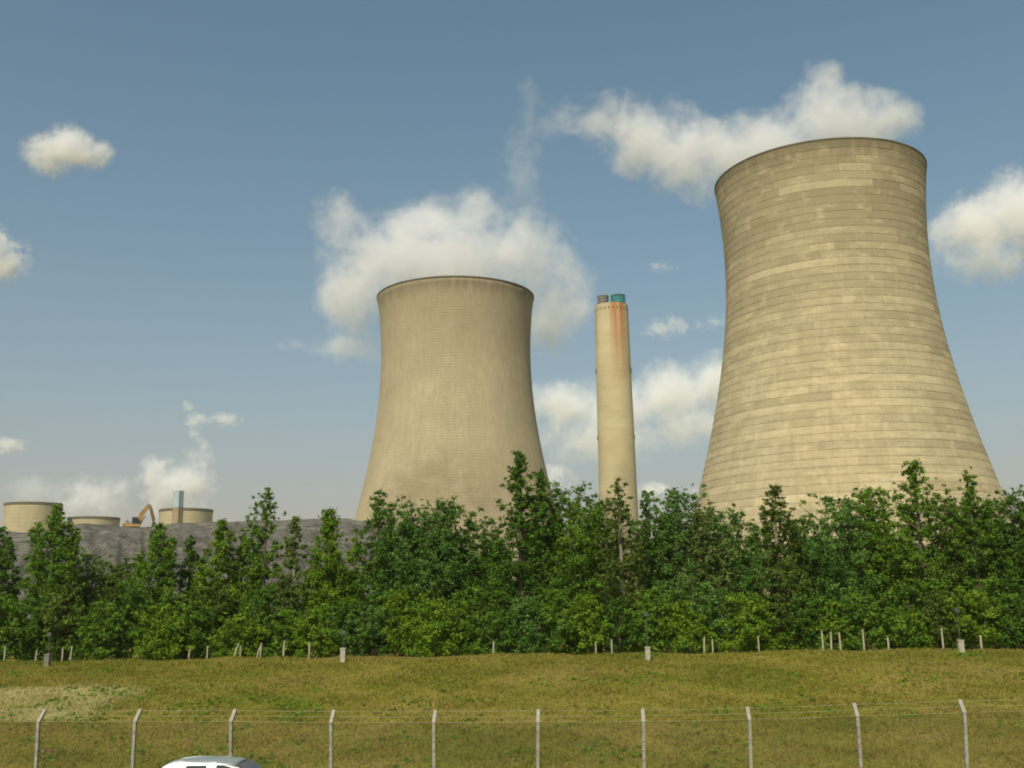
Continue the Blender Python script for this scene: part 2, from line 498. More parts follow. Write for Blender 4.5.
# ------------------------------------------------------------------ ground, road
def build_ground():
    ss = np.concatenate([[-400, -100, -20, 5, 15.9, 16.0, 16.001, 20, 26.6, 26.601, 26.8, 27.2, 27.6], np.arange(28, 66, .5),
                         [67, 70, 75, 80, 90, 100, 130, 160, 200, 250, 300, 400, 600, 1000, 2000, 5000, 12000, 28000]])
    es = np.concatenate([[-28000, -12000, -5000, -2000, -1000, -500, -250, -150, -100, -70, -55], np.arange(-45, 46, .75), [55, 70, 100, 150, 250, 500, 1000, 2000, 5000, 12000, 28000]])
    S, Ee = np.meshgrid(ss, es, indexing='ij')
    Z = ground_z(S, Ee)
    X = N_.x * S + E_.x * Ee; Y = N_.y * S + E_.y * Ee
    V = np.stack([X, Y, Z], -1).reshape(-1, 3)
    a, b = S.shape
    I = np.arange(a * b).reshape(a, b)
    Fq = np.stack([I[:-1, :-1], I[:-1, 1:], I[1:, 1:], I[1:, :-1]], -1).reshape(-1)
    g = np_mesh('ground', V, Fq[::1], 4, M['ground'], smooth=True)
    tag(g, kind='structure')
build_ground()

def strip(name, s0, s1, e0, e1, z, mat, kind='structure', h=None):
    P = [(N_ * s0 + E_ * e0), (N_ * s0 + E_ * e1), (N_ * s1 + E_ * e1), (N_ * s1 + E_ * e0)]
    mb = MB()
    if h is None:
        mb.add([(p.x, p.y, z) for p in P], [(0, 1, 2, 3)])
    else:
        mb.add([(p.x, p.y, z) for p in P] + [(p.x, p.y, z + h) for p in P], [(3, 2, 1, 0), (4, 5, 6, 7), (0, 1, 5, 4), (1, 2, 6, 5), (2, 3, 7, 6), (3, 0, 4, 7)])
    o = mb.build(name, mat)
    return tag(o, kind=kind)
strip('road', 16.03, 26.57, -150, 150, -.04, M['asphalt'])
strip('kerb', 26.40, 26.595, -150, 150, -.039, M['kerb'], h=.15)
strip('kerb', 16.005, 16.2, -150, 150, -.039, M['kerb'], h=.15)
mk = MB()
for i in range(-20, 21):
    P = [N_ * 21.24 + E_ * (i * 6), N_ * 21.24 + E_ * (i * 6 + 3), N_ * 21.36 + E_ * (i * 6 + 3), N_ * 21.36 + E_ * (i * 6)]
    mk.add([(p.x, p.y, -.036) for p in P], [(0, 1, 2, 3)])
tag(mk.build('road_markings', M['paint']), kind='structure')

# ------------------------------------------------------------------ cooling towers
AZ_R, T_R = 0.3030, 0.388
AZ_L, T_L = -0.05409, 0.28861
HT = 110.0                                     # rim above eye level
def hyper(a, zt, b, D):
    return lambda z: a * D * math.sqrt(1 + ((z - EYE) / D - zt) ** 2 / b ** 2)      # z: world height

def tower_base(az, D):
    p = Vector((math.sin(az) * D, math.cos(az) * D, 0))
    p.z = 0.0                                  # just under the level ground out there
    return p

def banded_tower():
    D = HT / T_R
    rf = hyper(.09242, .30841, .22391, D)
    base = tower_base(AZ_R, D)
    H = HT + EYE - base.z
    t = empty('cooling_tower', base, 'nearest cooling tower at the right, banded in uneven pale and brown concrete panels', 'cooling tower', 'concrete cooling towers')
    r_ = lambda z: rf(z + base.z)
    sh = MB()
    zs = np.linspace(0, H - .3, 60)
    prof = [(r_(z) - .18, z) for z in zs] + [(r_(z) - .9, z) for z in zs[::-1]]
    sh.lathe(prof, 120, close=True)
    sh.build('inner_shell', M['joint'], t, smooth=True)
    rm = MB()
    rr = r_(H)
    rm.lathe([(rr - 1.0, H - .38), (rr + .06, H - .38), (rr + .06, H), (rr - 1.0, H)], 120, close=True)
    rm.build('rim', M['rim'], t)
    rng = random.Random(5)
    lift = 2.0
    n = int((H - .4) / lift)
    zb = (H - .4) - n * lift                     # lifts counted down from the rim
    face = math.atan2(-base.y, -base.x)
    panels = []
    for j in range(n):
        rowtone = rng.gauss(0, .07)
        a = rng.uniform(0, 2 * math.pi); a_end = a + 2 * math.pi
        while a < a_end - 1e-6:
            w = R(rng.choice((8, 10, 12, 16, 20, 26, 32, 40, 52)) * rng.uniform(.85, 1.15))
            if a_end - a - w < R(9): w = a_end - a
            k = rng.random()
            tone = .5 + rowtone + rng.gauss(0, .095)
            if k < .08 and w < R(24): tone -= .26
            elif k > .94: tone += .20
            mid = a + w / 2
            d = (mid - face + math.pi) % (2 * math.pi) - math.pi
            z0 = j * lift
            vis = w * max(0, math.cos(d)) if (abs(d) < R(86) and z0 > 26) else 0
            panels.append((vis, j, a, w, min(1, max(0, tone)), rng.uniform(.02, .05), rng.uniform(.03, .07)))
            a += w
    panels.sort(key=lambda q: -q[0])
    def geo(mb, tones, p):
        _, j, a, w, tone, o1, o0 = p
        z0, z1 = zb + j * lift + .02, zb + (j + 1) * lift - .02
        nc = max(2, int(math.ceil(w / R(5))))
        g = .012 / r_(z0)
        aa = [a + g + (w - 2 * g) * i / nc for i in range(nc + 1)]
        b = len(mb.v)
        rows = [(r_(z0) - .25, z0), (r_(z0) + o0, z0), (r_(z1) + o1 * .4, z1), (r_(z1) - .25, z1)]
        vs_ = [(r * math.cos(q), r * math.sin(q), z) for r, z in rows for q in aa]
        m = nc + 1
        fs = [(i * m + k, i * m + k + 1, (i + 1) * m + k + 1, (i + 1) * m + k) for i in range(3) for k in range(nc)]
        fs += [(0, m, 2 * m, 3 * m), (nc, 3 * m + nc, 2 * m + nc, m + nc)]
        mb.add(vs_, fs); tones += [tone] * len(vs_)
    def put_tone(o, tones):
        at_ = o.data.attributes.new('tone', 'FLOAT', 'POINT'); at_.data.foreach_set('value', tones)
    top = [p for p in panels if p[0] > 0][:300]
    for p in top:
        mb, tn = MB(), []
        geo(mb, tn, p); put_tone(mb.build('concrete_panel', M['panel'], t, fix=False), tn)
    mb, tn = MB(), []
    ids = set(id(p) for p in top)
    for p in panels:
        if id(p) not in ids: geo(mb, tn, p)
    o = mb.build('concrete_panels_remaining', M['panel'], t, fix=False); put_tone(o, tn); o.name = 'concrete_panelling'
    tag(o, kind='stuff')
    return base, D
RB, RD = banded_tower()

def smooth_tower(az, D, rf, topz, mat, label, basez=None, rim_h=1.3, lip=.06):
    base = tower_base(az, D)
    H = topz - base.z
    t = empty('cooling_tower', base, label, 'cooling tower', 'concrete cooling towers')
    zs = np.linspace(0, H - rim_h, 70)
    prof = [(rf(z + base.z), z) for z in zs] + [(rf(z + base.z) - .9, z) for z in zs[::-1]]
    MB().lathe(prof, 144, close=True).build('shell', mat, t, smooth=True)
    rr = rf(topz)
    MB().lathe([(rr - 1.0, H - rim_h + .002), (rr + lip, H - rim_h + .002), (rr + lip, H), (rr - 1.0, H)], 144, close=True).build('rim', M['rim'], t)
    return base
LD = HT / T_L
_lf = hyper(.0726, .22847, .17982, LD)
_ltop = EYE + HT
LB = smooth_tower(AZ_L, LD, lambda z: _lf(z) + max(0, (z - _ltop + 6) / 6) ** 2 * .3, _ltop, M['tower'],
                  'smooth finely ribbed cooling tower in the middle, left of the tall chimney', rim_h=.45, lip=.03)

def far_tower(pxl, pxr, pyrim, D, label):
    pc = (pxl + pxr) / 2
    d = ray(pc, pyrim)
    p = at(pc, pyrim, D)
    pl, pr = at(pxl, pyrim, D), at(pxr, pyrim, D)
    rr = (pr - pl).length / 2
    az = math.atan2(d.x, d.y)
    topz = p.z
    zt = topz - 26
    a = rr / math.sqrt(1 + (26 / 62) ** 2 * .35)
    smooth_tower(az, D, lambda z: a * math.sqrt(1 + ((z - zt) / 62) ** 2 * (.35 if z > zt else .9)), topz, M['far_tower'], label, rim_h=2.2, lip=.1)
FD = 900.0
far_tower(4, 63.5, 504, FD, 'distant cooling tower at the far left edge, tallest of the three behind the grey heap')
far_tower(67.5, 120.5, 518, FD * 1.02, 'distant cooling tower showing only a low sliver above the grey heap, left of the excavator')
far_tower(159, 213.5, 510, FD, 'distant cooling tower behind the small blue topped chimney, right of the excavator')

# tall chimney
def tall_chimney():
    D = 560.0
    pt = at(611.2, 306.5, D)
    base = Vector((pt.x, pt.y, float(ground_z(*[np.array(q) for q in se(pt)]))))
    H = pt.z - base.z
    t = empty('chimney', base, 'tall concrete chimney with rust streaks and two flue tips between the large towers', 'chimney')
    rt = 34.0 / 1050 * D / 2 * 1.01
    rb = rt * 1.155
    rad = lambda z: rb + (rt - rb) * z / H
    prof = [(rad(z), z) for z in np.linspace(0, H, 40)] + [(rad(H) - 1.2, H), (rad(H) - 1.2, H - 8), (.01, H - 8)]
    MB().lathe(prof, 64).build('shaft', M['chimney'], t, smooth=False)
    for i in range(26):
        a = 2 * math.pi * (i + .5) / 26
        Mx = Matrix.Translation((0, 0, 0)) @ Matrix.Rotation(a, 4, 'Z')
        MB().box((rad(H - 3) + .02, 0, H - 2.9), (.16, .55, 1.1), Mx).build('opening', M['dark_slot'], t)
    vw = math.atan2(-base.y, -base.x)
    for z in (H - 36.5, H - 73):
        for q in (-1.36, 1.32, -1.36 + math.pi, 1.32 + math.pi):
            Mx = Matrix.Rotation(vw + q, 4, 'Z')
            MB().box((rad(z) + .2, 0, z), (.4, .7, 2.2), Mx).build('bracket', M['dark_slot'], t)
    view = math.atan2(-base.y, -base.x)
    sx, sy = -math.sin(view), math.cos(view)             # to the left seen from the chimney = right seen from camera
    def flue(off, back, r, h, mat, cage):
        c = Vector((sx * off + math.cos(view) * back, sy * off + math.sin(view) * back, 0))
        fl = MB()
        pr = [(r, H - 7.9), (r, H + h * .9), (r * 1.06, H + h * .92), (r * 1.06, H + h), (r * .88, H + h), (r * .88, H - 7.9)]
        fl.lathe(pr, 28, close=True)
        fl.v = [(x + c.x, y + c.y, z) for x, y, z in fl.v]
        o = fl.build('flue', mat, t)
        if cage:
            cg = MB()
            for k in range(12):
                a = 2 * math.pi * k / 12
                x, y = c.x + math.cos(a) * r * 1.16, c.y + math.sin(a) * r * 1.16
                cg.tube([(x, y, H + .2), (x, y, H + h * .95)], .12, 5)
            for z in (H + h * .3, H + h * .62, H + h * .95):
                cg.tube([(c.x + math.cos(2 * math.pi * k / 24) * r * 1.16, c.y + math.sin(2 * math.pi * k / 24) * r * 1.16, z) for k in range(25)], .13, 5, caps=False)
            cg.build('ladder_cage', mat, o)
        else:
            cg = MB()
            for z in (H + h * .35, H + h * .7):
                cg.lathe([(r + .01, z), (r + .14, z), (r + .14, z + .3), (r + .01, z + .3)], 28, close=True)
            cg.v = [(x + c.x, y + c.y, z) for x, y, z in cg.v]
            cg.build('stiffening_ring', mat, o)
        return o
    a = flue(-4.3, 1.0, 3.0, 5.7, M['flue_grey'], False)
    b = flue(3.9, .4, 3.5, 6.0, M['flue_teal'], True)
    a['label'] = 'dull grey flue tip, left one on the chimney'; b['label'] = 'teal flue tip with cage, right one on the chimney'
    f = flue(-.2, -5.2, 2.6, 2.2, M['flue_grey'], False)
    f['label'] = 'short grey flue tip at the back'
tall_chimney()

def small_chimney():
    D = 760.0
    pt = at(178.8, 491, D)
    base = Vector((pt.x, pt.y, 1.0))
    H = pt.z - base.z
    t = empty('chimney', base, 'short distant chimney with pale blue top in front of a far cooling tower', 'chimney')
    r = 9.8 / 1050 * D / 2
    zm = at(178.8, 507.5, D).z - base.z
    MB().lathe([(r * 1.03, 0), (r, zm - .05), (.01, zm - .05)], 32).build('brown_shaft', plain('brown_concrete', (.27, .21, .13), .9, .1, 0, .15, .2), t)
    MB().lathe([(r * .97, zm), (r * .97, H - 1), (r * 1.02, H - 1), (r * 1.02, H), (r * .8, H), (r * .8, H - 6), (.01, H - 6)], 32).build('blue_cladding', M['pale_blue'], t)
    lad = MB()
    for k in range(2):
        a = R(-62) + k * .12
        lad.tube([(math.cos(a) * (r + .3), math.sin(a) * (r + .3), 0), (math.cos(a) * (r + .3), math.sin(a) * (r + .3), H)], .12, 4)
    lad.build('ladder', M['steel_dark'], t)
small_chimney()

# ------------------------------------------------------------------ ash heap
MD = 300.0
_cx = [-260, -120, -40, 0, 30, 62, 72, 80, 100, 125, 155, 175, 215, 240, 258, 300, 345, 362, 380, 420, 470, 540, 620]
_cy = [560, 540, 533, 532, 532, 531.5, 526, 523.5, 525, 526.5, 525.5, 524, 521.5, 521, 519.5, 518.5, 518.5, 520, 526, 545, 570, 592, 600]
def build_mound():
    pxs = np.arange(-260, 621, 3.2)
    ts = np.concatenate([np.linspace(0, 1, 70), np.linspace(1.02, 1.5, 12)])
    V = []
    for px in pxs:
        cyp = float(np.interp(px, _cx, _cy))
        d = ray(px, cyp)
        zc = EYE + d.z * MD
        for t in ts:
            if t <= 1:
                D = 175 + (MD - 175) * t
                z = (zc - .5) * (t ** 1.15) * .985 + .5 + (.015 * zc if t == 1 else 0)
            else:
                D = MD + (t - 1) * 90
                z = zc - max(0, t - 1.12) * zc * 1.9
            p = Vector((d.x * D, d.y * D, z))
            q = p * .05
            k = min(1, t * 4) * (1 if t < .93 else .3)
            dz = (mnoise.fractal(q, 1.0, 2.0, 5) * 2.0 + mnoise.fractal(p * .22, .9, 2.1, 3) * .9) * k
            gl = abs(mnoise.noise(Vector((px * .075 + .6 * mnoise.noise(p * .03), t * 1.6, 3.1)))) + .5 * abs(mnoise.noise(Vector((px * .21, t * 3.0, 7.7))))
            dz -= max(0, .34 - gl) * 5.5 * k * min(1, (1 - t) * 6 if t < 1 else 0)
            V.append((p.x, p.y, max(p.z + dz, -.5) if t < 1.4 else p.z + dz))
    a, b = len(pxs), len(ts)
    I = np.arange(a * b).reshape(a, b)
    Fq = np.stack([I[:-1, :-1], I[1:, :-1], I[1:, 1:], I[:-1, 1:]], -1).reshape(-1)
    o = np_mesh('ash_heap', V, Fq, 4, M['ash'], smooth=False)
    tag(o, kind='structure', label='long grey heap of ash with a flat top and rough slope')
build_mound()

def rock(mb, c, r, seed):
    rg = random.Random(seed)
    bm = bmesh.new(); bmesh.ops.create_icosphere(bm, subdivisions=1, radius=1)
    vs_ = [(c.x + v.co.x * r * rg.uniform(.7, 1.3), c.y + v.co.y * r * rg.uniform(.7, 1.3), c.z + v.co.z * r * .6 * rg.uniform(.6, 1.2)) for v in bm.verts]
    mb.add(vs_, [[v.index for v in f.verts] for f in bm.faces]); bm.free()

# ------------------------------------------------------------------ excavator
def excavator():
    D = MD + 3
    k = D / F * 1.0
    g = at(139, 526, D)
    rz = -math.atan2(g.x, g.y)                       # local x is to the right across the view
    t = empty('excavator', (g.x, g.y, g.z - 1.35), 'yellow tracked excavator with raised arm working on top of the grey heap', 'excavator', rz=rz)
    K = lambda px, py: ((px - 139) * k * .89, (526 - py) * k * .95 + 1.0)      # picture offset to local x, z
    for sy in (-1.25, 1.25):
        tr = MB()
        prof = [(-2.0, .02), (1.6, .02), (2.0, .4), (1.9, .8), (1.5, .95), (-1.9, .95), (-2.3, .7), (-2.35, .35)]
        prof = [(x - 1.4, z) for x, z in prof]
        tr.prism(prof, sy - .3, sy + .3)
        o = tr.build('track', M['rubber'], t)
        wh = MB()
        for i in range(5):
            wh.tube([(-3.0 + i * .75, sy - .34, .42), (-3.0 + i * .75, sy + .34, .42)], .27, 8)
        wh.build('roller', M['steel_dark'], o)
    ub = MB(); ub.box((-1.4, 0, .75), (2.0, 1.9, .35)); ub.tube([(-1.4, 0, .92), (-1.4, 0, 1.15)], .9, 16)
    ub.build('undercarriage', M['steel_dark'], t)
    body = MB()
    body.prism([(-3.9, 1.15), (.3, 1.15), (.45, 1.35), (.4, 1.75), (-1.2, 1.8), (-3.6, 1.95), (-3.9, 1.75)], -1.3, 1.3)
    hb = body.build('house', M['digger_bright'], t)
    MB().prism([(-4.15, 1.1), (-3.93, 1.1), (-3.93, 1.98), (-4.1, 1.9)], -1.25, 1.25).build('counterweight', M['steel_dark'], t)
    en = MB().prism([(-3.5, 1.97), (-2.3, 1.9), (-2.3, 2.25), (-3.3, 2.3)], -1.1, .3).build('engine_cover', M['digger'], t)
    MB().tube([(-3.1, -.6, 2.25), (-3.1, -.6, 2.95)], .09, 8).build('exhaust', M['steel_dark'], t)
    cb = MB().prism([(-1.9, 1.83), (-.25, 1.8), (-.15, 2.2), (-.42, 3.55), (-1.8, 3.6)], -1.28, -.2)
    cab = cb.build('cab', M['steel_dark'], t)
    MB().prism([(-1.02, 2.1), (-.36, 2.1), (-.5, 3.3), (-1.0, 3.35)], -1.31, -1.29).build('window', M['glass'], cab)
    MB().prism([(-1.75, 2.3), (-1.15, 2.3), (-1.13, 3.35), (-1.68, 3.38)], -1.31, -1.29).build('window', M['glass'], cab)
    MB().box((-1.1, -.75, 3.64), (1.6, 1.15, .09)).build('cab_roof', M['digger'], t)
    x = lambda a: a[0]
    P0, P1, P2, P3 = K(138, 523.5), K(141.2, 512.5), K(145.0, 508.0), K(149.4, 504.6)
    def arm(pts, ws, y0, y1):
        lo, hi = [], []
        for i, (px_, pz_) in enumerate(pts):
            q0, q1 = pts[max(0, i - 1)], pts[min(len(pts) - 1, i + 1)]
            tx, tz = q1[0] - q0[0], q1[1] - q0[1]; L = math.hypot(tx, tz)
            nx, nz = -tz / L, tx / L
            hi.append((px_ + nx * ws[i], pz_ + nz * ws[i])); lo.append((px_ - nx * ws[i], pz_ - nz * ws[i]))
        mb = MB()
        for i in range(len(pts) - 1):
            mb.prism([lo[i], lo[i + 1], hi[i + 1], hi[i]], y0, y1)
        return mb
    arm([P0, P1, P2, P3], [.5, .62, .55, .38], .1, .6).build('boom', M['digger'], t)
    Q0, Q1, Q2 = K(148.6, 503.8), K(151.0, 511), K(153.3, 521.5)
    arm([Q0, Q1, Q2], [.34, .42, .26], .14, .56).build('stick', M['digger_dark'], t)
    bk = MB()
    b0 = K(153.4, 521.2)
    bk.prism([(b0[0] - .25, b0[1] + .1), (b0[0] + .5, b0[1] + .05), (b0[0] + .75, b0[1] - .5), (b0[0] + .45, b0[1] - 1.15), (b0[0] - .45, b0[1] - 1.3), (b0[0] - .55, b0[1] - .9)], -.25, .95)
    bucket = bk.build('bucket', M['steel_dark'], t)
    for i in range(4):
        MB().box((b0[0] - .5, -.12 + i * .31, b0[1] - 1.4), (.14, .12, .3)).build('tooth', M['steel_dark'], bucket)
    MB().tube([(P0[0] + .6, .35, P0[1] + .2), (P1[0] + .9, .35, P1[1] - .6)], .13, 8).build('boom_cylinder', M['steel_dark'], t)
    MB().tube([(P2[0] - .2, .35, P2[1] + .55), (Q0[0] - .1, .35, Q0[1] + .35)], .13, 8).build('stick_cylinder', M['steel_dark'], t)
    MB().tube([(Q0[0] + .55, .35, Q0[1] - .6), (Q2[0] + .35, .35, Q2[1] + .6)], .12, 8).build('bucket_cylinder', M['steel_dark'], t)
    ra = MB()
    for px_ in (-3.6, -2.9, -2.2): ra.tube([(px_, 1.1, 1.9), (px_, 1.1, 2.7)], .05, 5)
    ra.tube([(-3.6, 1.1, 2.7), (-2.2, 1.1, 2.7)], .05, 5)
    ra.build('handrail', M['steel_dark'], t)
excavator()

# ------------------------------------------------------------------ steam and clouds (volumes)
def puff(name, label, cat, blobs, D, tau, seed, nscale, amp=1.0, depth=1.0, soft=1.05, pw_=1.5, col=(1.0, .988, .998), g=-.5, group=None, step=.6, detail=7):
    """blobs: picture centre, half sizes, distance offset (m).  A closed body filled with uneven vapour."""
    bl = []
    for b in blobs:
        px, py, rx, ry = b[:4]; dd = b[4] if len(b) > 4 else 0
        w_ = b[5] if len(b) > 5 else 1.0
        c = at(px, py, D + dd)
        k = (c - Vector((0, 0, EYE))).length / F * (1 + ((px - 512) / F) ** 2 * .6)
        bl.append((c, rx * k, min(rx, ry) * k * depth + .25 * max(rx, ry) * k, ry * k, w_))
    org = sum((b[0] for b in bl), Vector()) / len(bl)
    bm = bmesh.new()
    for c, a, b_, h, w_ in bl:
        bmesh.ops.create_icosphere(bm, subdivisions=3, radius=1, matrix=Matrix.Translation(c - org) @ Matrix.Diagonal((a * 1.06, b_ * 1.06, h * 1.06, 1)))
    me = bpy.data.meshes.new(name); bm.to_mesh(me); bm.free()
    o = bpy.data.objects.new(name, me); link(o)
    rm = o.modifiers.new('union', 'REMESH'); rm.mode = 'VOXEL'; rm.voxel_size = max(min(b[1], b[2], b[3]) for b in bl) / 5.5
    dg = bpy.context.evaluated_depsgraph_get(); dg.update()
    m2 = bpy.data.meshes.new_from_object(o.evaluated_get(dg)); o.modifiers.clear(); o.data = m2; m2.name = name
    o.location = org
    t = NT(name + '_vapour')
    p = t.obj()
    n1 = t.node('ShaderNodeTexNoise', noise_dimensions='3D')
    t.put(n1.inputs['Vector'], p); n1.inputs['Scale'].default_value = nscale * .5; n1.inputs['Detail'].default_value = 2
    warp = t.node('ShaderNodeVectorMath', operation='MULTIPLY_ADD')
    sub = t.node('ShaderNodeVectorMath', operation='SUBTRACT'); t.l.new(n1.outputs['Color'], sub.inputs[0]); sub.inputs[1].default_value = (.5, .5, .5)
    t.l.new(sub.outputs[0], warp.inputs[0]); warp.inputs[1].default_value = (.9 / nscale,) * 3; t.l.new(p, warp.inputs[2])
    pw = warp.outputs[0]
    field = None
    for c, a, b_, h, w_ in bl:
        q = c - org
        ma = t.node('ShaderNodeVectorMath', operation='MULTIPLY_ADD')
        t.l.new(pw, ma.inputs[0]); ma.inputs[1].default_value = (1 / a, 1 / b_, 1 / h); ma.inputs[2].default_value = (-q.x / a, -q.y / b_, -q.z / h)
        ln = t.node('ShaderNodeVectorMath', operation='LENGTH'); t.l.new(ma.outputs[0], ln.inputs[0])
        f = t.math('MULTIPLY', t.math('SUBTRACT', 1.0, ln.outputs['Value']), w_)
        field = f if field is None else t.math('SMOOTH_MAX', field, f, .18)
    off = t.node('ShaderNodeVectorMath', operation='ADD'); t.l.new(p, off.inputs[0]); off.inputs[1].default_value = (seed * 37.1 / nscale * .1, seed * 11.7, seed * 5.3)
    n = t.noise(off.outputs[0], nscale * 1.15, detail, .64)
    nh = t.noise(off.outputs[0], nscale * 3.4, 5, .6, .6)
    f2 = t.math('MULTIPLY_ADD', t.math('SUBTRACT', n, .52), amp * 3.6, field)
    f2 = t.math('MULTIPLY_ADD', t.math('SUBTRACT', nh, .5), amp * 2.3, f2)
    dn = t.maprange(f2, 0.02, soft, 0, 1, True)
    dn = t.math('MULTIPLY', dn, t.maprange(field, 0.0, .10, 0, 1))
    dn = t.math('POWER', dn, pw_)
    thick = max(b[2] for b in bl)
    vol = t.node('ShaderNodeVolumePrincipled')
    vol.inputs['Color'].default_value = (*col, 1)
    vol.inputs['Anisotropy'].default_value = g
    t.l.new(t.math('MULTIPLY', dn, tau * 2.2 / thick), vol.inputs['Density'])
    t.l.new(vol.outputs[0], t.out.inputs['Volume'])
    t.mat.cycles.volume_step_rate = step if hasattr(t.mat.cycles, 'volume_step_rate') else 1.0
    m2.materials.clear(); m2.materials.append(t.mat)
    for poly in m2.polygons: poly.use_smooth = True
    return tag(o, label, cat, group)

CL = 'clouds in the blue sky'; ST = 'steam drifting from the cooling towers'
CLOUDS = True
if CLOUDS:
    CD = 1700.0
    puff('cloud', 'small white cloud alone in the blue sky at the upper left', 'cloud',
         [(48, 154, 26, 20, 0, 1.1), (72, 148, 30, 22, 0, 1.3), (96, 152, 20, 16, 0, 1.1)], CD, 1.6, 1, 1 / 28, .5, group=CL)
    puff('cloud', 'scrap of white cloud cut by the left edge of the picture', 'cloud',
         [(-6, 264, 30, 20), (-12, 240, 26, 16), (14, 246, 16, 8, 0, .6)], CD, 2.0, 2, 1 / 30, .7, group=CL)
    puff('cloud', 'white heaped cloud low between the middle tower and the right tower, behind the chimney', 'cloud',
         [(565, 404, 56, 34, 0, 1.2), (618, 408, 58, 36, 0, 1.2), (672, 394, 52, 42, 0, 1.3), (716, 384, 44, 36, 0, 1.3), (600, 440, 92, 34, 0, .9), (690, 425, 64, 32, 0, .9)], CD + 200, 1.2, 3, 1 / 40, .5, group=CL)
    puff('cloud', 'bright heaped cloud at the right edge beside the large banded tower', 'cloud',
         [(978, 226, 44, 34, 0, 1.3), (1012, 208, 34, 38, 0, 1.3), (1035, 215, 40, 40, 0, 1.3), (945, 228, 24, 22, 0, .9), (990, 258, 60, 26, 0, .8)], CD, 1.5, 4, 1 / 34, .5, group=CL)
    puff('cloud', 'faint small wisp of cloud right of the chimney top', 'cloud',
         [(668, 327, 34, 14), (712, 322, 34, 9, 0, .7), (664, 266, 18, 9, 0, .7)], CD, .4, 6, 1 / 26, .8, group=CL)
    puff('cloud', 'low faint pinkish wisp of cloud above the trees right of the chimney', 'cloud',
         [(655, 490, 24, 12), (556, 478, 30, 18, 0, .7), (700, 494, 25, 9, 0, .6)], CD * 2, .9, 7, 1 / 48, .7, group=CL)
    puff('cloud', 'two faint wisps of cloud high above the distant blue topped chimney', 'cloud',
         [(197, 420, 15, 8), (227, 419, 20, 8), (187, 407, 8, 6, 0, .7)], CD, .7, 8, 1 / 18, .8, group=CL)
    puff('cloud', 'tiny faint wisp of cloud low at the left edge', 'cloud',
         [(8, 446, 20, 8)], CD * 1.4, .8, 9, 1 / 25, .8, group=CL)
    puff('steam_plume', 'broad white steam plume rising behind the middle cooling tower', 'steam',
         [(455, 262, 84, 66, 0, 1.3), (400, 262, 66, 62, 10, 1.15), (338, 222, 32, 38, 20, .9), (352, 345, 62, 24, 30), (300, 340, 34, 13, 30, .7), (476, 208, 34, 26, 5, .85), (520, 255, 66, 52, 10, 1.1), (572, 270, 36, 34, 15, 1.0), (584, 306, 24, 22, 20, 1.0), (548, 315, 52, 52, 30, .9), (352, 285, 44, 72, 30, 1.0), (430, 225, 50, 34, 10, .9)], LD + 45, 1.15, 10, 1 / 20, .60, group=ST, soft=.95, pw_=1.3)
    puff('steam_plume', 'white steam plume blowing left from the top of the large banded tower', 'steam',
         [(840, 128, 74, 34, 6, 1.3), (824, 100, 38, 28, 6, 1.1), (828, 76, 26, 22, 6, 1.0), (884, 128, 40, 22), (765, 152, 78, 38, 6, 1.3), (695, 158, 60, 38, 12, 1.2), (645, 136, 60, 40, 16, .95), (605, 113, 52, 24, 20, .8), (563, 108, 24, 18, 20, .6), (720, 185, 40, 24, 10, .7)], RD + 36, 1.0, 11, 1 / 15, .60, group=ST, soft=.95, pw_=1.3)
    puff('steam_plume', 'white steam plume over the lowest sliver of the distant towers', 'steam',
         [(97, 502, 36, 26), (115, 487, 18, 20, 0, .7), (80, 508, 24, 18, 0, .8)], FD + 80, 1.1, 12, 1 / 26, .7, group=ST)
    puff('steam_plume', 'white steam plume rising behind the small blue topped chimney', 'steam',
         [(178, 492, 40, 30), (160, 474, 26, 20, 0, .8), (195, 462, 18, 26, 0, .7), (196, 436, 10, 22, 0, .5)], FD + 80, 1.6, 13, 1 / 26, .7, group=ST)
    puff('steam_veil', 'very thin torn veil of steam hanging between the middle plume and the right plume', 'steam',
         [(522, 175, 26, 70), (548, 118, 34, 26), (530, 110, 20, 40), (500, 205, 30, 30)], LD + 40, .17, 15, 1 / 16, .7, group=ST)
    puff('steam_plume', 'very faint steam above the distant tower at the far left', 'steam',
         [(35, 493, 36, 18)], FD + 80, .28, 14, 1 / 26, .7, group=ST)

# ------------------------------------------------------------------ trees and shrubs
rs = np.random.default_rng(11)
def leaf_cloud(centers, radii, per, size, rng, tone_c, flat=.75, up=.35):
    n = len(centers)
    cnt = np.maximum(6, (per * (radii / radii.mean()) ** 2).astype(int))
    idx = np.repeat(np.arange(n), cnt)
    m = len(idx)
    d = rng.normal(size=(m, 3)); d /= np.linalg.norm(d, axis=1, keepdims=True)
    rad = np.abs(rng.normal(size=m)) * .62
    P = centers[idx] + d * (rad * radii[idx])[:, None] * np.array([1, 1, flat])
    nrm = d * .6 + rng.normal(size=(m, 3)) * .55 + np.array([0, 0, up])
    nrm /= np.linalg.norm(nrm, axis=1, keepdims=True)
    t1 = np.cross(nrm, rng.normal(size=(m, 3))); t1 /= np.linalg.norm(t1, axis=1, keepdims=True)
    t2 = np.cross(nrm, t1)
    L = size * rng.uniform(.65, 1.35, m)[:, None] * .5
    W = L * rng.uniform(.5, .75, m)[:, None]
    bend = nrm * (L * .25)
    V = np.stack([P - t1 * L - bend, P - t2 * W, P + t1 * L - bend, P + t2 * W], 1).reshape(-1, 3)
    tone = np.clip(tone_c[idx] + rng.normal(size=m) * .16, 0, 1)
    return V, np.repeat(tone, 4)

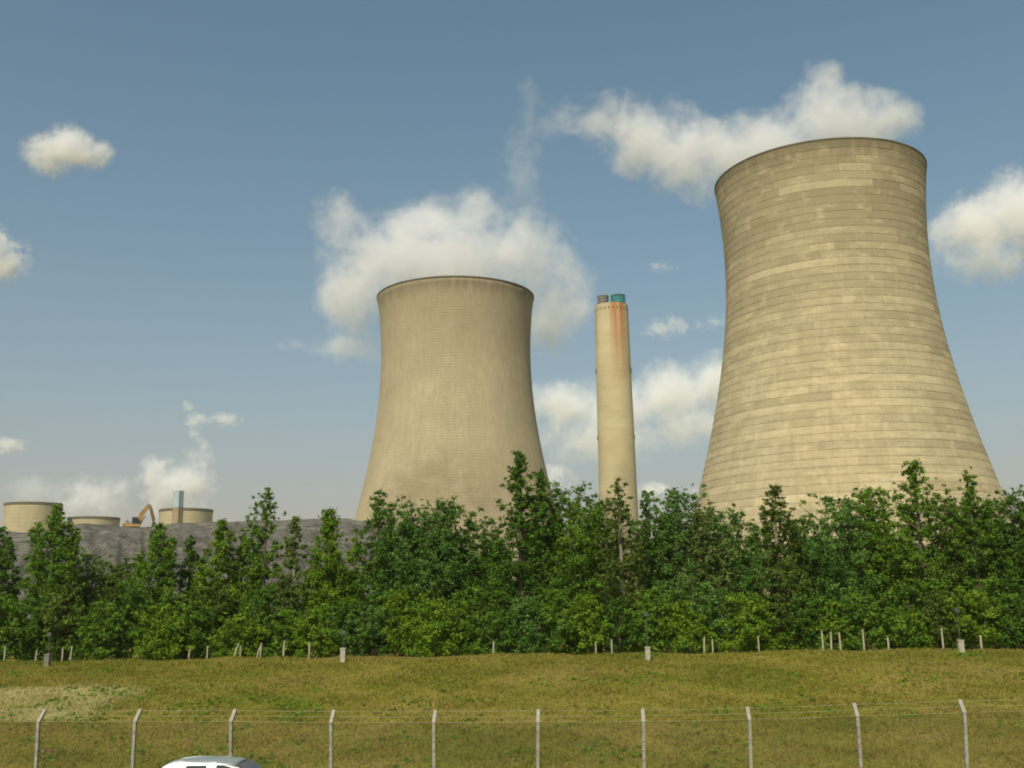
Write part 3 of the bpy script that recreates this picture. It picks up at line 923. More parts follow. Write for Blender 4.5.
PROF = {
    'conical': lambda t: np.where(t < .22, .62 + t * 1.7, np.clip((1.0 - t) / .78, 0, 1) ** .72),
    'spire':   lambda t: np.where(t < .2, .7 + t * 1.5, np.clip((1.0 - t) / .8, 0, 1) ** .5),
    'round':   lambda t: np.sqrt(np.clip(1 - ((t - .52) / .52) ** 2, 0, 1)),
    'shrub':   lambda t: np.sqrt(np.clip(1 - ((t - .40) / .62) ** 2, 0, 1)),
}
def plant(name, label, cat, group, px, s, top_px, width_px, kind, leaf, seed, base_e=None, leafsize=.14, dens=1.0, gap=.0, bark='bark', lean=0.0):
    rng = np.random.default_rng(seed)
    D = dist_on(px, 650, s)
    d = ray(px, 650)
    x, y = d.x * D, d.y * D
    s_, e_ = se(Vector((x, y, 0)))
    z0 = float(ground_z(s_, e_))
    zt = EYE + ray(px, top_px).z * D
    h = zt - z0
    w = width_px / F * D
    root = empty(name, (x, y, z0), label, cat, group)
    t0 = {'conical': .08, 'spire': .08, 'round': .14, 'shrub': .07}[kind]
    cs, rads, tc, tips = [], [], [], []
    rc0 = {'shrub': .33, 'round': .40, 'conical': .34, 'spire': .31}[kind] * max(.75, min(1.3, w / 3.4))
    def limb_set(ox, oy, hh, ww, kd, nb, k0):
        f = PROF[kd]
        tt = k0 + (1 - k0) * ((np.arange(nb) + rng.random(nb)) / nb) ** .95
        az = np.arange(nb) * 2.39996 + rng.normal(size=nb) * .6 + rng.random() * 6
        lob = 1 + .26 * np.sin(az * 2 + seed) + .22 * np.sin(az * 3 + tt * 9 + seed * 2) + .15 * np.sin(tt * 23 + seed)
        rr = f(tt) * ww / 2 * np.clip(lob * rng.uniform(.5, 1.22, nb), .15, 1.4)
        ax = np.stack([ox * tt ** .8 + lean * h * tt ** 2, oy * tt ** .8, 0 * tt], 1)
        tip = ax + np.stack([np.cos(az) * rr, np.sin(az) * rr, np.minimum(tt * hh + rr * .22, hh * 1.0)], 1)
        tips.append(np.concatenate([ax + np.stack([0 * tt, 0 * tt, np.maximum(tip[:, 2] - rr * .8, .08 * h)], 1), tip], 1))
        for fr, k in ((1.0, .85), (.74, 1.05), (.45, 1.05)):
            org = ax.copy(); org[:, 2] = np.maximum(tip[:, 2] - rr * .7, .03 * h)
            c = org + (tip - org) * fr + rng.normal(size=(nb, 3)) * rc0 * .32
            keep = rng.random(nb) > gap + (.2 if fr < .5 else 0)
            c = c[keep]; cs.append(c)
            rads.append(rc0 * k * rng.uniform(.45, 1.3, len(c)) * np.clip(1.25 - .7 * c[:, 2] / hh, .5, 1.2))
            tc.append(np.clip(.5 + rng.normal(size=len(c)) * .18, .1, .95))
        # the upright shoot that ends this limb
        nl = 6 if kd == 'round' else 10
        lt = np.linspace(.80 if kd != 'shrub' else .9, 1.0, nl)
        j = .10 + .12 * (1 - lt)
        cs.append(np.stack([ox * lt ** .8 + lean * h * lt ** 2 + rng.normal(size=nl) * j, oy * lt ** .8 + rng.normal(size=nl) * j, lt * hh - .1], 1))
        rads.append(np.linspace(.26, .10, nl) * max(.8, min(1.2, w / 3.4)) * rng.uniform(.6, 1.2, nl)); tc.append(np.full(nl, .6))
    nmain = int((26 + 4.5 * h) * {'shrub': .75}.get(kind, 1.0) * dens * max(.8, w / 3.0) ** .7)
    limb_set(0, 0, h, w, kind, nmain, t0)
    for i in range({'spire': 3, 'conical': 4, 'round': 6, 'shrub': 5}[kind]):
        a = rng.random() * 6.283; r_ = rng.uniform(.12, .40) * w
        lo, hi = {'spire': (.55, .95), 'conical': (.5, .92), 'round': (.66, 1.0), 'shrub': (.6, .98)}[kind]
        limb_set(math.cos(a) * r_, math.sin(a) * r_ * .8, h * rng.uniform(lo, hi), w * rng.uniform(.30, .48), 'spire' if kind != 'shrub' else 'round', max(6, int(nmain * .24)), .38)
    cs, rads, tc = np.concatenate(cs), np.concatenate(rads), np.concatenate(tc)
    tips = np.concatenate(tips); nb = len(tips)
    cs[:, 2] = np.maximum(cs[:, 2], rads * .6 + (.30 if kind == 'shrub' else .7))
    V, tone = leaf_cloud(cs, rads, 70 * dens, leafsize, rng, tc)
    np_mesh('crown', V, np.arange(len(V)), 4, LEAF[leaf], root, tone)
    tr = MB()
    if kind == 'shrub':
        for i in range(4):
            a = rng.random() * 6.28
            tr.tube([(0.05 * math.cos(a), .05 * math.sin(a), -.1), (.25 * w * math.cos(a) * .6, .25 * w * math.sin(a) * .6, h * .4), (.3 * w * math.cos(a), .3 * w * math.sin(a), h * .75)], [.05, .035, .015], 5)
    else:
        r0 = .016 * h + .02
        pts = [(lean * h * q * q + math.sin(q * 7 + seed) * .05, math.cos(q * 5 + seed) * .05, h * q) for q in (0, .2, .45, .7, .97)]
        pts[0] = (pts[0][0], pts[0][1], -.15)
        tr.tube(pts, [r0 * 1.2, r0, r0 * .75, r0 * .45, .015], 7)
        for i in range(0, nb, max(1, nb // 16)):
            tr.tube([tuple(tips[i, :3]), tuple(tips[i, 3:])], [r0 * .34, .012], 5)
    tr.build('trunk', M[bark], root)
    return root

TG = 'trees in the row along the crest'; SG = 'shrubs along the front of the tree row'
# picture x, distance, top y, width, kind, leaf, density, gap, label
TREES = [
 (-10, 65, 527, 56, 'conical', 'dark', 1.0, .0, 'dark tree cut by the left edge of the picture'),
 (47, 65, 507, 70, 'conical', 'mid', 1.1, .0, 'broad cone shaped tree in front of the leftmost distant cooling tower'),
 (88, 68, 556, 64, 'round', 'pale', 1.0, .1, 'low pale tree under the grey heap, right of the broad cone shaped tree'),
 (118, 68, 560, 58, 'round', 'olive', 1.0, .1, 'low olive tree under the grey heap, left of the tree below the excavator'),
 (152, 65, 525, 62, 'conical', 'mid', 1.1, .0, 'leafy cone shaped tree right below the excavator'),
 (186, 67, 538, 44, 'conical', 'dark', 1.0, .0, 'dark slim tree below the small blue topped chimney'),
 (217, 65, 521, 56, 'conical', 'bright', 1.0, .05, 'bright slim tree right of the distant towers, below the heap crest'),
 (240, 67, 536, 34, 'conical', 'mid', 1.0, .1, 'thin tree just left of the tall pointed one against the heap'),
 (262, 65, 489, 50, 'spire', 'mid', 1.0, .05, 'tall pointed tree rising above the heap, left of the middle tower'),
 (292, 64, 515, 40, 'conical', 'pale', 1.0, .1, 'pale grey green slender tree right of the tall pointed one'),
 (327, 65, 511, 74, 'conical', 'bright', 1.1, .0, 'full bright tree against the right end of the heap'),
 (378, 66, 492, 56, 'spire', 'dark', 1.0, .05, 'dark spiky tree at the left foot of the middle tower'),
 (412, 66, 504, 68, 'round', 'blue', 1.1, .0, 'rounded blue green tree in front of the left half of the middle tower'),
 (450, 67, 503, 52, 'round', 'blue', 1.0, .0, 'blue green tree under the right half of the middle tower'),
 (485, 68, 520, 60, 'round', 'dark', 1.0, .0, 'low dark rounded tree under the centre of the middle tower'),
 (523, 64, 453, 52, 'spire', 'dark', 1.25, .0, 'tallest dark column shaped tree in front of the right side of the middle tower'),
 (545, 66, 472, 34, 'conical', 'dark', 1.0, .1, 'thin dark tree close beside the tallest column shaped tree'),
 (574, 66, 485, 66, 'round', 'mid', 1.1, .0, 'rounded tree in the gap between the middle tower and the chimney'),
 (600, 68, 500, 50, 'round', 'dark', 1.0, .0, 'dark tree at the left foot of the chimney'),
 (625, 64, 482, 50, 'spire', 'olive', .9, .15, 'airy olive tree with a pale trunk in front of the chimney'),
 (652, 66, 491, 34, 'conical', 'dark', .9, .1, 'narrow dark tree just right of the chimney'),
 (684, 66, 490, 74, 'round', 'blue', 1.1, .0, 'wide feathery blue green tree at the left foot of the banded tower'),
 (714, 65, 505, 54, 'round', 'pale', .9, .1, 'pale loose tree at the left edge of the banded tower'),
 (744, 66, 512, 56, 'round', 'blue', 1.0, .0, 'blue green tree left of the narrow spike under the banded tower'),
 (784, 65, 485, 48, 'spire', 'olive', 1.0, .05, 'narrow olive spike shaped tree in front of the left part of the banded tower'),
 (812, 68, 521, 56, 'round', 'dark', 1.0, .0, 'low dark tree right of the narrow olive spike'),
 (850, 66, 498, 70, 'round', 'blue', 1.2, .0, 'dense rounded blue green tree under the middle of the banded tower'),
 (884, 66, 489, 48, 'round', 'mid', 1.0, .05, 'medium tree just left of the tallest tree under the banded tower'),
 (930, 65, 460, 62, 'spire', 'mid', 1.1, .0, 'tallest tree under the right part of the banded tower'),
 (958, 67, 500, 52, 'round', 'olive', 1.0, .0, 'olive rounded tree between the two tall trees at the right'),
 (985, 65, 469, 40, 'spire', 'mid', .9, .15, 'slender airy tree at the right foot of the banded tower'),
 (1014, 66, 496, 66, 'round', 'dark', 1.2, .0, 'dense dark tree at the right edge of the picture'),
 (1052, 66, 488, 60, 'round', 'dark', 1.0, .0, 'dark tree mostly cut off by the right edge of the picture'),
]
for i, (px, s, top, w, kind, leaf, dens, gap, lab) in enumerate(TREES):
    plant('tree', lab, 'tree', TG, px, s + 2.2, top, w * (1.32 if px > 370 else 1.10), kind, leaf, 100 + i, dens=dens, gap=gap, bark='pale_bark' if leaf in ('pale', 'olive') else 'bark')

SHRUBS = [
 (-6, 62, 596, 60, 'mid', 'leafy shrub cut by the left edge of the picture'),
 (32, 62.2, 600, 56, 'dark', 'dark shrub under the broad cone shaped tree'),
 (66, 62.6, 584, 60, 'olive', 'olive shrub right of the dark marker post'),
 (98, 62, 604, 58, 'mid', 'medium green shrub below the low pale tree'),
 (130, 62.7, 588, 52, 'dark', 'dark tall shrub left of the bright bush below the excavator'),
 (160, 61.5, 606, 62, 'bright', 'bright yellow green bush below the excavator tree'),
 (193, 62.2, 600, 48, 'mid', 'medium shrub right of the bright bush below the excavator tree'),
 (206, 63.3, 586, 50, 'olive', 'olive shrub below the small blue topped chimney'),
 (238, 61.6, 613, 54, 'bright', 'bright low shrub behind the leaning pale stakes'),
 (262, 63, 592, 48, 'dark', 'dark shrub at the foot of the tall pointed tree'),
 (284, 61.8, 610, 44, 'mid', 'medium shrub left of the bright bush under the full bright tree'),
 (312, 61.5, 614, 50, 'bright', 'bright small bush below the full bright tree'),
 (345, 62.3, 603, 50, 'dark', 'dark shrub behind the thin marker post left of centre'),
 (374, 61.8, 606, 52, 'blue', 'blue green shrub below the dark spiky tree'),
 (402, 62.4, 590, 62, 'bright', 'tall bright bush below the rounded blue green tree'),
 (436, 61.6, 600, 70, 'bright', 'wide bright bush under the middle tower'),
 (470, 62.4, 588, 56, 'mid', 'medium shrub right of the wide bright bush'),
 (497, 61.5, 612, 50, 'dark', 'low dark shrub at the single pale stake'),
 (528, 61.7, 598, 60, 'blue', 'blue green bush at the foot of the tallest column shaped tree'),
 (560, 62.2, 590, 56, 'mid', 'medium bush between the tallest dark tree and the chimney'),
 (590, 61.7, 596, 52, 'bright', 'bright bush left of the chimney foot'),
 (620, 62.2, 600, 48, 'dark', 'dark bush left of the pale marker post under the chimney'),
 (652, 62.0, 590, 54, 'mid', 'medium bush behind the pale marker post right of the chimney'),
 (684, 61.6, 602, 56, 'bright', 'bright bush right of the pale marker post'),
 (712, 62.4, 584, 52, 'blue', 'blue green bush below the pale loose tree'),
 (744, 61.5, 594, 72, 'bright', 'wide bright bush left of the brown thin shrub'),
 (776, 62.4, 604, 40, 'olive', 'thin brownish olive shrub below the narrow spike shaped tree'),
 (770, 61.2, 634, 40, 'bright', 'very low bright plant on the crest below the brown thin shrub'),
 (806, 62.4, 596, 50, 'dark', 'dark shrub left of the three close pale stakes'),
 (836, 62.0, 600, 44, 'bright', 'bright shrub right above the three close pale stakes'),
 (862, 61.7, 592, 50, 'mid', 'medium bush right of the three close pale stakes'),
 (893, 61.4, 606, 48, 'mid', 'leafy low bush left of the tallest tree at the right'),
 (916, 61.4, 612, 44, 'bright', 'bright low bush under the tallest tree at the right'),
 (944, 62.2, 592, 48, 'olive', 'olive bush left of the squat marker post at the right'),
 (978, 61.7, 590, 58, 'bright', 'bright bush right of the squat marker post at the right'),
 (1010, 62.0, 596, 54, 'dark', 'dark bush at the right edge of the picture'),
 (1040, 62.0, 596, 54, 'mid', 'bush mostly cut off by the right edge of the picture'),
]
for i, (px, s, top, w, leaf, lab) in enumerate(SHRUBS):
    plant('shrub', lab, 'shrub', SG, px, s + 1.9, top, w, 'shrub', leaf, 300 + i, dens=1.15)

def thicket():
    rng = np.random.default_rng(77)
    cs, rd = [], []
    for i in range(900):
        e = rng.uniform(-40, 40); s = rng.uniform(70, 80)
        px = 512 + (e + .08 * s) / s * F
        hi = np.interp(px, [-200, 150, 230, 350, 440, 1300], [3.8, 4.0, 5.0, 5.5, 6.4, 7.0]) * rng.uniform(.3, 1)
        g = gpt(s, e)
        cs.append((g.x, g.y, g.z + hi)); rd.append(rng.uniform(.5, .95))
    for i in range(420):                       # the belt goes on past both edges of the view
        sd = 1 if i % 2 else -1
        s = rng.uniform(65, 76); px = (1100 if sd > 0 else -75) + sd * rng.uniform(0, 330)
        d = ray(px, 650); D = s / (d.x * N_.x + d.y * N_.y); q = se(Vector((d.x * D, d.y * D, 0)))
        g = gpt(q[0], q[1])
        cs.append((g.x, g.y, g.z + rng.uniform(.5, 6.5 if sd > 0 else 4.5))); rd.append(rng.uniform(.6, 1.1))
    cs, rd = np.array(cs), np.array(rd)
    V, tone = leaf_cloud(cs, rd, 70, .26, rng, np.clip(.4 + rng.normal(size=len(cs)) * .15, 0, 1))
    tag(np_mesh('undergrowth', V, np.arange(len(V)), 4, LEAF['mid'], None, tone), 'mass of dark undergrowth filling in behind the tree row', kind='stuff')
thicket()

# ------------------------------------------------------------------ grass and flowers
def blades():
    rng = np.random.default_rng(3)
    n = 400000
    s = 28.6 + (62.5 - 28.6) * rng.random(n) ** 1.15
    e = (rng.random(n) - .5) * 2 * (s * .56 + 7) - s * .0
    e = e + s * (-math.tan(YAW))
    z = ground_z(s, e)
    h = rng.uniform(.03, .10, n) * (1 + .6 * (np.sin(e * .9 + s * .6) * np.sin(e * .41 - s * .8) > .35))
    w = rng.uniform(.014, .034, n) * (s / 40)
    a = rng.random(n) * 6.283
    lx, ly = rng.normal(size=n) * h * 1.1, rng.normal(size=n) * h * .6
    X = N_.x * s + E_.x * e; Y = N_.y * s + E_.y * e
    P0 = np.stack([X - np.cos(a) * w, Y - np.sin(a) * w, z - .01], 1)
    P1 = np.stack([X + np.cos(a) * w, Y + np.sin(a) * w, z - .01], 1)
    P2 = np.stack([X + lx, Y + ly, z + h], 1)
    V = np.stack([P0, P1, P2], 1).reshape(-1, 3)
    tone = np.repeat(np.clip(.5 + rng.normal(size=n) * .22, 0, 1), 3)
    tag(np_mesh('grass', V, np.arange(len(V)), 3, M['blades'], None, tone), 'dry olive grass covering the bank', kind='stuff')
blades()

def weeds(name, label, spots, mat, size, count, hgt, seed):
    rng = np.random.default_rng(seed)
    cs, rd = [], []
    for (px, py, spread) in spots:
        p, D = hit(px, py)
        for k in range(count):
            x, y = p.x + rng.normal() * spread, p.y + rng.normal() * spread * 1.6
            q = se(Vector((x, y, 0)))
            if q[0] < 28.8: continue
            cs.append((x, y, float(ground_z(*q)) + hgt * rng.uniform(.4, 1))); rd.append(rng.uniform(.7, 1.3) * size)
    cs, rd = np.array(cs), np.array(rd)
    V, tone = leaf_cloud(cs, rd, 16, size * .6, rng, np.clip(.55 + rng.normal(size=len(cs)) * .2, 0, 1), flat=.5, up=.9)
    tag(np_mesh(name, V, np.arange(len(V)), 4, mat, None, tone), label, kind='stuff')
rw = random.Random(9)
gs = [(rw.uniform(0, 1024), rw.uniform(668, 764), .35) for _ in range(80)]
gs += [(x_, 661.5 - (x_ - 0) * .0165 + rw.uniform(-2.5, 1.5), .3) for x_ in [rw.uniform(0, 1024) for _ in range(70)]]
gs += [(rw.uniform(60, 330), rw.uniform(685, 722), .4) for _ in range(40)] + [(650 + 4 * k, 655 + rw.uniform(-1, 2), .25) for k in range(-2, 3)] + [(962 + 5 * k, 655, .25) for k in range(-1, 4)]
weeds('green_weeds', 'clumps of low bright green weeds scattered over the bank', gs, LEAF['mid'], .15, 8, .07, 21)
weeds('yellow_flowers', 'patches of small yellow flowers in the bank grass', [(55, 670, .5), (70, 676, .5), (80, 677, .4), (20, 668, .5), (40, 682, .4), (565, 694, .3), (665, 718, .3), (685, 719, .3), (300, 690, .4), (590, 680, .4)], yflower('yellow_petals', (.42, .30, .03)), .035, 16, .15, 22)
weeds('pink_flowers', 'small pink flower patch low by the second fence bay', [(46, 757, .10), (188, 748, .06)], yflower('pink_petals', (.45, .16, .22)), .06, 5, .25, 23)
weeds('orange_flowers', 'small rusty orange flower patch behind the car', [(182, 750, .14), (185, 753, .1)], yflower('orange_petals', (.40, .13, .03)), .05, 6, .2, 24)

# ------------------------------------------------------------------ stakes at the crest
STK = [ # x, base y, height px, lean px, width m, label
 (4, 661, 13, 0, .09, 'upright pale stake closest to the left edge of the picture'),
 (35, 660, 9, 1, .08, 'short dim stake left of the dark marker post'),
 (62, 660, 11, 0, .09, 'upright pale stake, left one of the close pair right of the dark marker post'),
 (70, 660, 12, 1, .09, 'slightly leaning pale stake, right one of the close pair right of the dark marker post'),
 (188, 659, 10, 2, .07, 'short leaning stake between the bright bush and the leaning pale pair'),
 (207, 659, 12, 0, .08, 'upright dull stake left of the strongly leaning pale stake'),
 (233, 659, 14, 5, .10, 'strongly leaning pale stake, first of the two leaning ones below the tall pointed tree'),
 (240, 658, 11, 0, .08, 'upright pale stake right behind the first strongly leaning one'),
 (256, 658, 11, 4, .08, 'thin brownish leaning stake left of the forked pale pair'),
 (260, 658, 14, 1, .09, 'pale stake below the tall pointed tree, next to the thin brownish leaning one'),
 (283, 657, 15, 1, .11, 'tall pale stake halfway between the tall pointed tree and the left thin marker post'),
 (309, 657, 14, 0, .09, 'upright pale stake nearest to the left of the thin marker post left of centre'),
 (493, 655, 13, 1, .10, 'single pale stake in the dark gap under the middle tower'),
 (596, 653, 11, 0, .08, 'dim stake below the left foot of the chimney'),
 (612, 653, 13, 0, .09, 'dull pale stake below the right side of the chimney'),
 (704, 650, 12, 1, .10, 'pale stake, left one of the pair right of the pale marker post'),
 (713, 650, 10, 0, .09, 'pale stake, right one of the pair right of the pale marker post'),
 (759, 649, 12, 0, .08, 'lone dull stake under the wide bright bush'),
 (823, 646, 14, 0, .10, 'pale stake, left one of the three close stakes under the banded tower'),
 (831, 646, 13, 1, .11, 'slightly leaning pale stake, middle one of the three close stakes under the banded tower'),
 (840, 641, 8, 0, .10, 'short pale stake, right and farthest one of the three close stakes'),
 (864, 645, 14, 0, .10, 'upright pale stake right of the three close stakes'),
 (888.5, 645, 7, 0, .11, 'short thick pale stake left of the tallest tree at the right'),
 (943, 643, 13, 0, .10, 'pale stake just left of the squat marker post at the right'),
 (981, 641, 5, 0, .12, 'very short white stake right of the squat marker post'),
]
for i, (px, by, hp, lean, w, lab) in enumerate(STK):
    s = 60.9
    D = dist_on(px, by, s)
    k = D / F
    d = ray(px, by); x, y = d.x * D, d.y * D
    z = float(ground_z(*se(Vector((x, y, 0)))))
    zb = EYE + d.z * D
    h = hp * k + max(0, zb - z)
    mb = MB()
    mb.tube([(0, 0, -.15), (lean * k * .5, .02, h * .55), (lean * k, .03, h)], [w * .55, w * .5, w * .45], 7)
    o = mb.build('stake', M['stake'])
    o.location = (x, y, z)
    tag(o, lab, 'stake', 'pale stakes along the crest')

def marker(px, by, hp, wpx, pole_top, label, mat):
    p, D = hit(px, by); k = D / F
    x, y = p.x, p.y
    z = float(ground_z(*se(Vector((x, y, 0)))))
    t = empty('marker_post', (x, y, z), label, 'marker post', 'marker posts with thin poles along the crest', rz=-YAW)
    h = (EYE + ray(px, by - hp).z * D) - z
    w = wpx * k
    mb = MB(); mb.box((0, 0, h / 2 - .1), (w, w, h + .2)); mb.build('concrete_base', M[mat], t)
    MB().box((0, 0, h + .03), (w * 1.15, w * 1.15, .06)).build('cap', M[mat], t)
    if pole_top:
        hp2 = (EYE + ray(px, pole_top).z * D) - z
        MB().tube([(0, .04, h * .5), (0, .04, hp2)], .022, 6).build('pole', M['pole'], t)
        bx = MB(); bx.box((0, .04, hp2 + .07), (.24, .14, .17)); bx.box((0, .04, hp2 + .17), (.18, .1, .04))
        bx.build('box', M['pole'], t)
    return t
marker(47, 667, 12, 4.5, 636, 'dark stubby marker post at the left with a thin pole above it', 'dark_marker')
marker(343, 662, 13, 4.6, 634, 'pale marker post left of centre standing before the dark undergrowth', 'marker')
marker(648, 660, 12, 4.6, 616, 'pale marker post below and right of the chimney, thin pole and small box above it', 'marker')
marker(961.5, 653, 12, 4.6, 612, 'squat pale marker post at the right on the crest', 'marker')

# ------------------------------------------------------------------ fence
def fence():
    S = 28.0
    root = empty('chain_link_fence', N_ * S, 'chain link fence with cranked concrete posts and barbed wire below the bank', 'fence')
    POSTS = [(-58, 710, -60), (38.5, 722, 36), (135, 722, 132.5), (231, 722, 230.5), (331, 723, 331), (433.8, 723, 434), (538, 722.5, 538), (643.5, 722, 644), (749.5, 720, 751), (857.5, 716.5, 861), (964.5, 713, 967), (1072, 710, 1076), (1180, 706, 1184)]
    heads = []
    for px, py, pb in POSTS:
        if px < 0: py = 722.5
        D = dist_on(px, py, S)
        pt = at(px, py, D)
        Db = dist_on(pb, 768, S)
        pm = at(pb, 768, Db)
        # straight line continued to the ground
        f = (pm.z + .6) / max(.2, pt.z - pm.z)
        pbm = pm + (pm - pt) * f
        e0 = pbm.x * E_.x + pbm.y * E_.y; e1 = pt.x * E_.x + pt.y * E_.y
        o = Vector((E_.x * e0, E_.y * e0, 0))
        A = Vector((0, 0, -.6)) + o; B = o + E_ * (e1 - e0) + Vector((0, 0, pt.z))
        def pole4(a, b, w):
            up = (b - a).normalized(); sx = E_.copy(); sy = up.cross(sx).normalized(); sx = sy.cross(up)
            q = [(-1, -1), (1, -1), (1, 1), (-1, 1)]
            P = [a + sx * u * w + sy * v * w for u, v in q] + [b + sx * u * w + sy * v * w for u, v in q]
            return P, [(0, 1, 2, 3), (7, 6, 5, 4), (0, 4, 5, 1), (1, 5, 6, 2), (2, 6, 7, 3), (3, 7, 4, 0)]
        p = MB().add(*pole4(A, B, .038)).build('post', M['post'], root)
        T = B + N_ * .30 + Vector((0, 0, .27)) - E_ * 0
        MB().add(*pole4(B - Vector((0, 0, .02)), T, .044)).build('crank', M['crank'], p)
        tie = MB()
        for kk in range(9):
            c = A + (B - A) * (.1 + kk * .1)
            tie.box((0, 0, 0), (.084, .084, .006), Matrix.Translation(c))
        tie.build('tie_wire', M['mesh_wire'], p)
        heads.append((A, B, T))
    for fr in (.05, .52, .97):
        mb = MB()
        for (A, B, T), (A2, B2, T2) in zip(heads[:-1], heads[1:]):
            p, q = B + (T - B) * fr, B2 + (T2 - B2) * fr
            m = (p + q) / 2 - Vector((0, 0, .015))
            mb.tube([p, m, q], .0052, 4, caps=False)
            L = (q - p).length
            for k in range(int(L / .16)):
                c = p + (q - p) * ((k + .5) / int(L / .16))
                mb.add([c + Vector((0, 0, .022)), c - Vector((.01, 0, .016)), c + Vector((.01, 0, -.016))], [(0, 1, 2)])
        mb.build('barbed_wire', M['wire'], root, fix=False)
    # woven mesh: two families of slanting wires, clipped to each bay
    V, Fc = [], []
    for bay, ((A, B, T), (A2, B2, T2)) in enumerate(zip(heads[:-1], heads[1:])):
        L = (A2 - A).length; H = (B.z + B2.z) / 2 + .40
        ex = (A2 - A) / L; ey = Vector((0, 0, 1))
        top0, top1 = B.z + .1, B2.z + .1
        n = int((L + H) / .06)
        for sgn in (1, -1):
            for k in range(n):
                u0 = -H + k * .06
                a0, a1 = max(0, u0), min(L, u0 + H)
                if a1 - a0 < .02: continue
                h0, h1 = a0 - u0, a1 - u0
                if sgn < 0: a0, a1 = L - a0, L - a1
                P = A + ex * a0 + ey * (h0 + .2); Q = A + ex * a1 + ey * (h1 + .2)
                d = (Q - P).normalized(); wv = d.cross(N_) * .0024
                b = len(V); off = N_ * (.002 * sgn + .06)
                V += [P + wv + off, P - wv + off, Q - wv + off, Q + wv + off]; Fc += [b, b + 1, b + 2, b + 3]
    np_mesh('chain_link_mesh', np.array([tuple(v) for v in V]), Fc, 4, M['mesh_wire'], root)
fence()

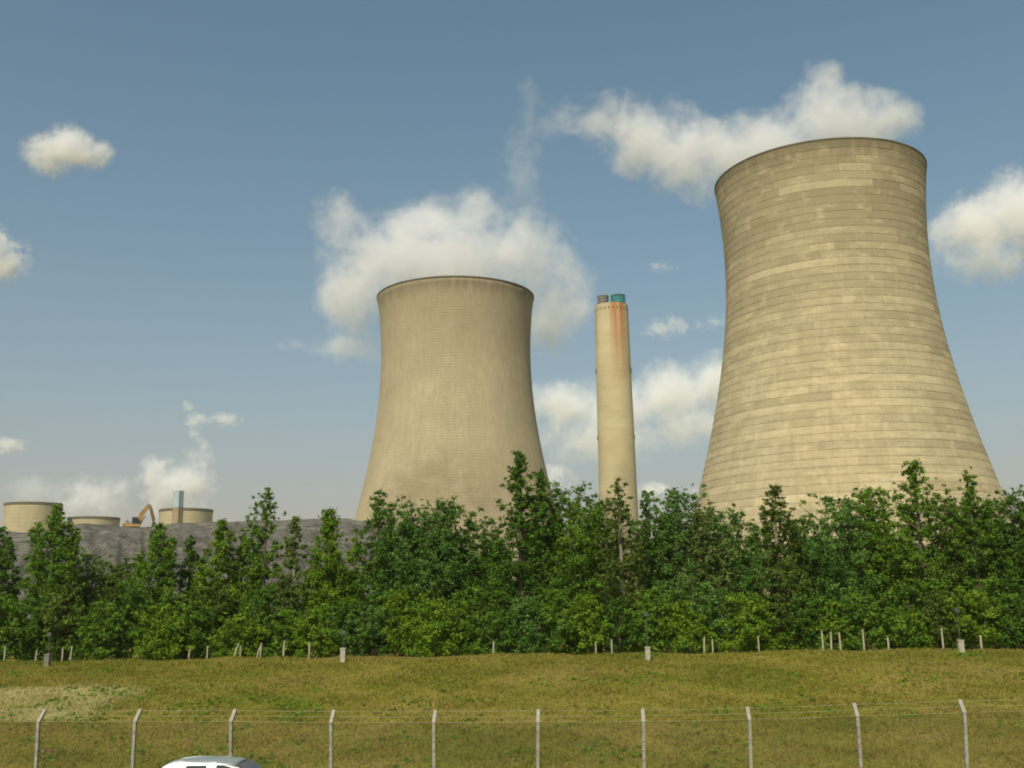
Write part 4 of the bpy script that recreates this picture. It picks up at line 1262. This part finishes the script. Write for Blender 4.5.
# ------------------------------------------------------------------ car
def car():
    D = dist_on(234, 758, 25.0)
    p = at(234, 758, D)
    roofz = p.z
    HC = 1.47
    gz = -.04
    sc = (roofz - gz) / HC
    c = Vector((p.x, p.y, gz))
    t = empty('parked_car', c, 'white hatchback car with dark windows seen over the bottom edge of the picture', 'car', rz=-YAW)
    t.name = 'car'
    t.scale = (sc * .92, sc, sc)
    X0 = -.15
    # lower body loft
    st = [(-1.98, .42, .62, .55), (-1.92, .30, .86, .72), (-1.6, .22, .93, .80), (-1.0, .20, .94, .825), (0, .20, .94, .83), (.8, .20, .93, .825), (1.2, .22, .90, .81), (1.6, .24, .80, .78), (1.86, .32, .68, .70), (1.95, .40, .58, .58)]
    vs_, fs = [], []
    for x, z0, z1, hw in st:
        ring = [(-hw * .93, z0), (-hw, z0 + (z1 - z0) * .35), (-hw * .985, z1 - .07), (-hw * .90, z1), (hw * .90, z1), (hw * .985, z1 - .07), (hw, z0 + (z1 - z0) * .35), (hw * .93, z0)]
        vs_ += [(x + X0, y, z) for y, z in ring]
    for i in range(len(st) - 1):
        for k in range(8): fs.append((i * 8 + k, i * 8 + (k + 1) % 8, (i + 1) * 8 + (k + 1) % 8, (i + 1) * 8 + k))
    fs += [tuple(range(8)), tuple((len(st) - 1) * 8 + k for k in range(8))]
    body = MB().add(vs_, fs).build('body', M['car_white'], t, smooth=False)
    bv = body.modifiers.new('soft', 'BEVEL'); bv.width = .03; bv.segments = 2; bv.limit_method = 'ANGLE'
    # cabin loft: stations at z levels
    lv = [(.925, -1.92, 1.12, .745, .72), (1.10, -1.80, .84, .71, .69), (1.25, -1.70, .58, .665, .645), (1.36, -1.56, .36, .635, .61), (1.42, -1.42, .14, .605, .58), (1.447, -1.2, -.06, .52, .49)]
    vs_, fs = [], []
    for z, xr, xf, wr, wf in lv:
        xm = (xr + xf) / 2
        ring = [(xr, -wr * .82), (xr + .10, -wr), (xm, -(wr + wf) / 2 * 1.02), (xf - .18, -wf), (xf, -wf * .72), (xf + .04, 0), (xf, wf * .72), (xf - .18, wf), (xm, (wr + wf) / 2 * 1.02), (xr + .10, wr), (xr, wr * .82), (xr - .03, 0)]
        vs_ += [(x + X0, y, z) for x, y in ring]
    for i in range(len(lv) - 1):
        for k in range(12): fs.append((i * 12 + k, i * 12 + (k + 1) % 12, (i + 1) * 12 + (k + 1) % 12, (i + 1) * 12 + k))
    fs += [tuple(range(12)), tuple(len(lv) * 12 - 12 + k for k in range(12))]
    MB().add(vs_, fs).build('cabin', M['car_white'], t, smooth=False)
    # roof skin, a shallow dome set over the rails
    xs = np.linspace(-1.55, .40, 12); ys = np.linspace(-1, 1, 9)
    vs_, fs = [], []
    for x in xs:
        u = (x + .55) / .98
        for y in ys:
            hw = .55 - .05 * u * u
            vs_.append((x + X0, y * hw, 1.478 - .07 * abs(u) ** 2.6 - .038 * y * y))
    m = len(ys)
    fs = [(i * m + k, i * m + k + 1, (i + 1) * m + k + 1, (i + 1) * m + k) for i in range(len(xs) - 1) for k in range(m - 1)]
    rf = MB().add(vs_, fs).build('roof', M['car_roof'], t, smooth=True)
    so = rf.modifiers.new('thick', 'SOLIDIFY'); so.thickness = .03; so.offset = -1
    hwz = lambda z: float(np.interp(z, [.925, 1.10, 1.25, 1.36, 1.42], [.748, .716, .672, .642, .612]))
    def side_window(poly, name, sgn):
        out = [(x + X0, sgn * (hwz(z) + .012), z) for x, z in poly]
        inn = [(x + X0, sgn * (hwz(z) - .03), z) for x, z in poly]
        n = len(poly)
        MB().add(out + inn, [tuple(range(n)), tuple(reversed(range(n, 2 * n)))] + [(k, (k + 1) % n, (k + 1) % n + n, k + n) for k in range(n)]).build(name, M['glass'], t)
    for sgn in (-1, 1):
        side_window([(-1.12, .97), (-.30, .97), (-.32, 1.15), (-.35, 1.32), (-.36, 1.395), (-.88, 1.385), (-1.0, 1.2)], 'rear_side_window', sgn)
        side_window([(-.06, .97), (.93, .97), (.68, 1.13), (.44, 1.28), (.28, 1.345), (.10, 1.39), (-.08, 1.40), (-.07, 1.2)], 'front_side_window', sgn)
    def screen(pts, name):
        n = len(pts); M3 = [(x + X0, y, z) for x, y, z in pts]
        a, b, c_ = Vector(M3[0]), Vector(M3[1]), Vector(M3[2]); nn = (b - a).cross(c_ - a).normalized() * .02
        if nn.z < 0: nn = -nn
        M4 = [tuple(Vector(q) + nn) for q in M3]
        MB().add(M3 + M4, [tuple(range(n)), tuple(reversed(range(n, 2 * n)))] + [(k, (k + 1) % n, (k + 1) % n + n, k + n) for k in range(n)]).build(name, M['glass'], t)
    screen([(1.10, -.52, .97), (1.10, .52, .97), (.40, .46, 1.36), (.40, -.46, 1.36)], 'windscreen')
    screen([(-1.93, -.50, 1.0), (-1.93, .50, 1.0), (-1.64, .46, 1.33), (-1.64, -.46, 1.33)], 'rear_window')
    for sgn in (-1, 1):
        for x in (-1.25, 1.22):
            w = MB(); w.tube([(x + X0, sgn * .86, .29), (x + X0, sgn * .66, .29)], .30, 24)
            wo_ = MB(); wo_ = w.build('wheel', M['rubber'], t)
            MB().tube([(x + X0, sgn * .868, .29), (x + X0, sgn * .855, .29)], .20, 16).build('rim', M['alloy'], wo_)
        MB().box((1.72 + X0, sgn * .60, .66), (.26, .2, .12)).build('headlight', M['lamp_lens'], t)
        MB().box((-1.93 + X0, sgn * .66, .78), (.08, .14, .22)).build('tail_light', M['lamp_red'], t)
        MB().box((.95 + X0, sgn * .88, .98), (.12, .16, .12)).build('wing_mirror', M['car_white'], t)
        MB().box((-.42 + X0, sgn * .838, .80), (.18, .03, .03)).build('door_handle', M['car_white'], t)
car()

# ------------------------------------------------------------------ summer haze
def haze():
    top = 178.0
    t = NT('summer_haze')
    v = t.node('ShaderNodeVolumePrincipled')
    v.inputs['Color'].default_value = (1.0, .91, .82, 1)
    v.inputs['Density'].default_value = HAZE
    v.inputs['Anisotropy'].default_value = .1
    t.l.new(v.outputs[0], t.out.inputs['Volume'])
    o = MB().box((0, 0, (top - 3) / 2), (60000, 60000, top + 3)).build('haze', t.mat)
    tag(o, 'thin pale summer haze over the whole view', kind='stuff')
HAZE = .00010
haze()
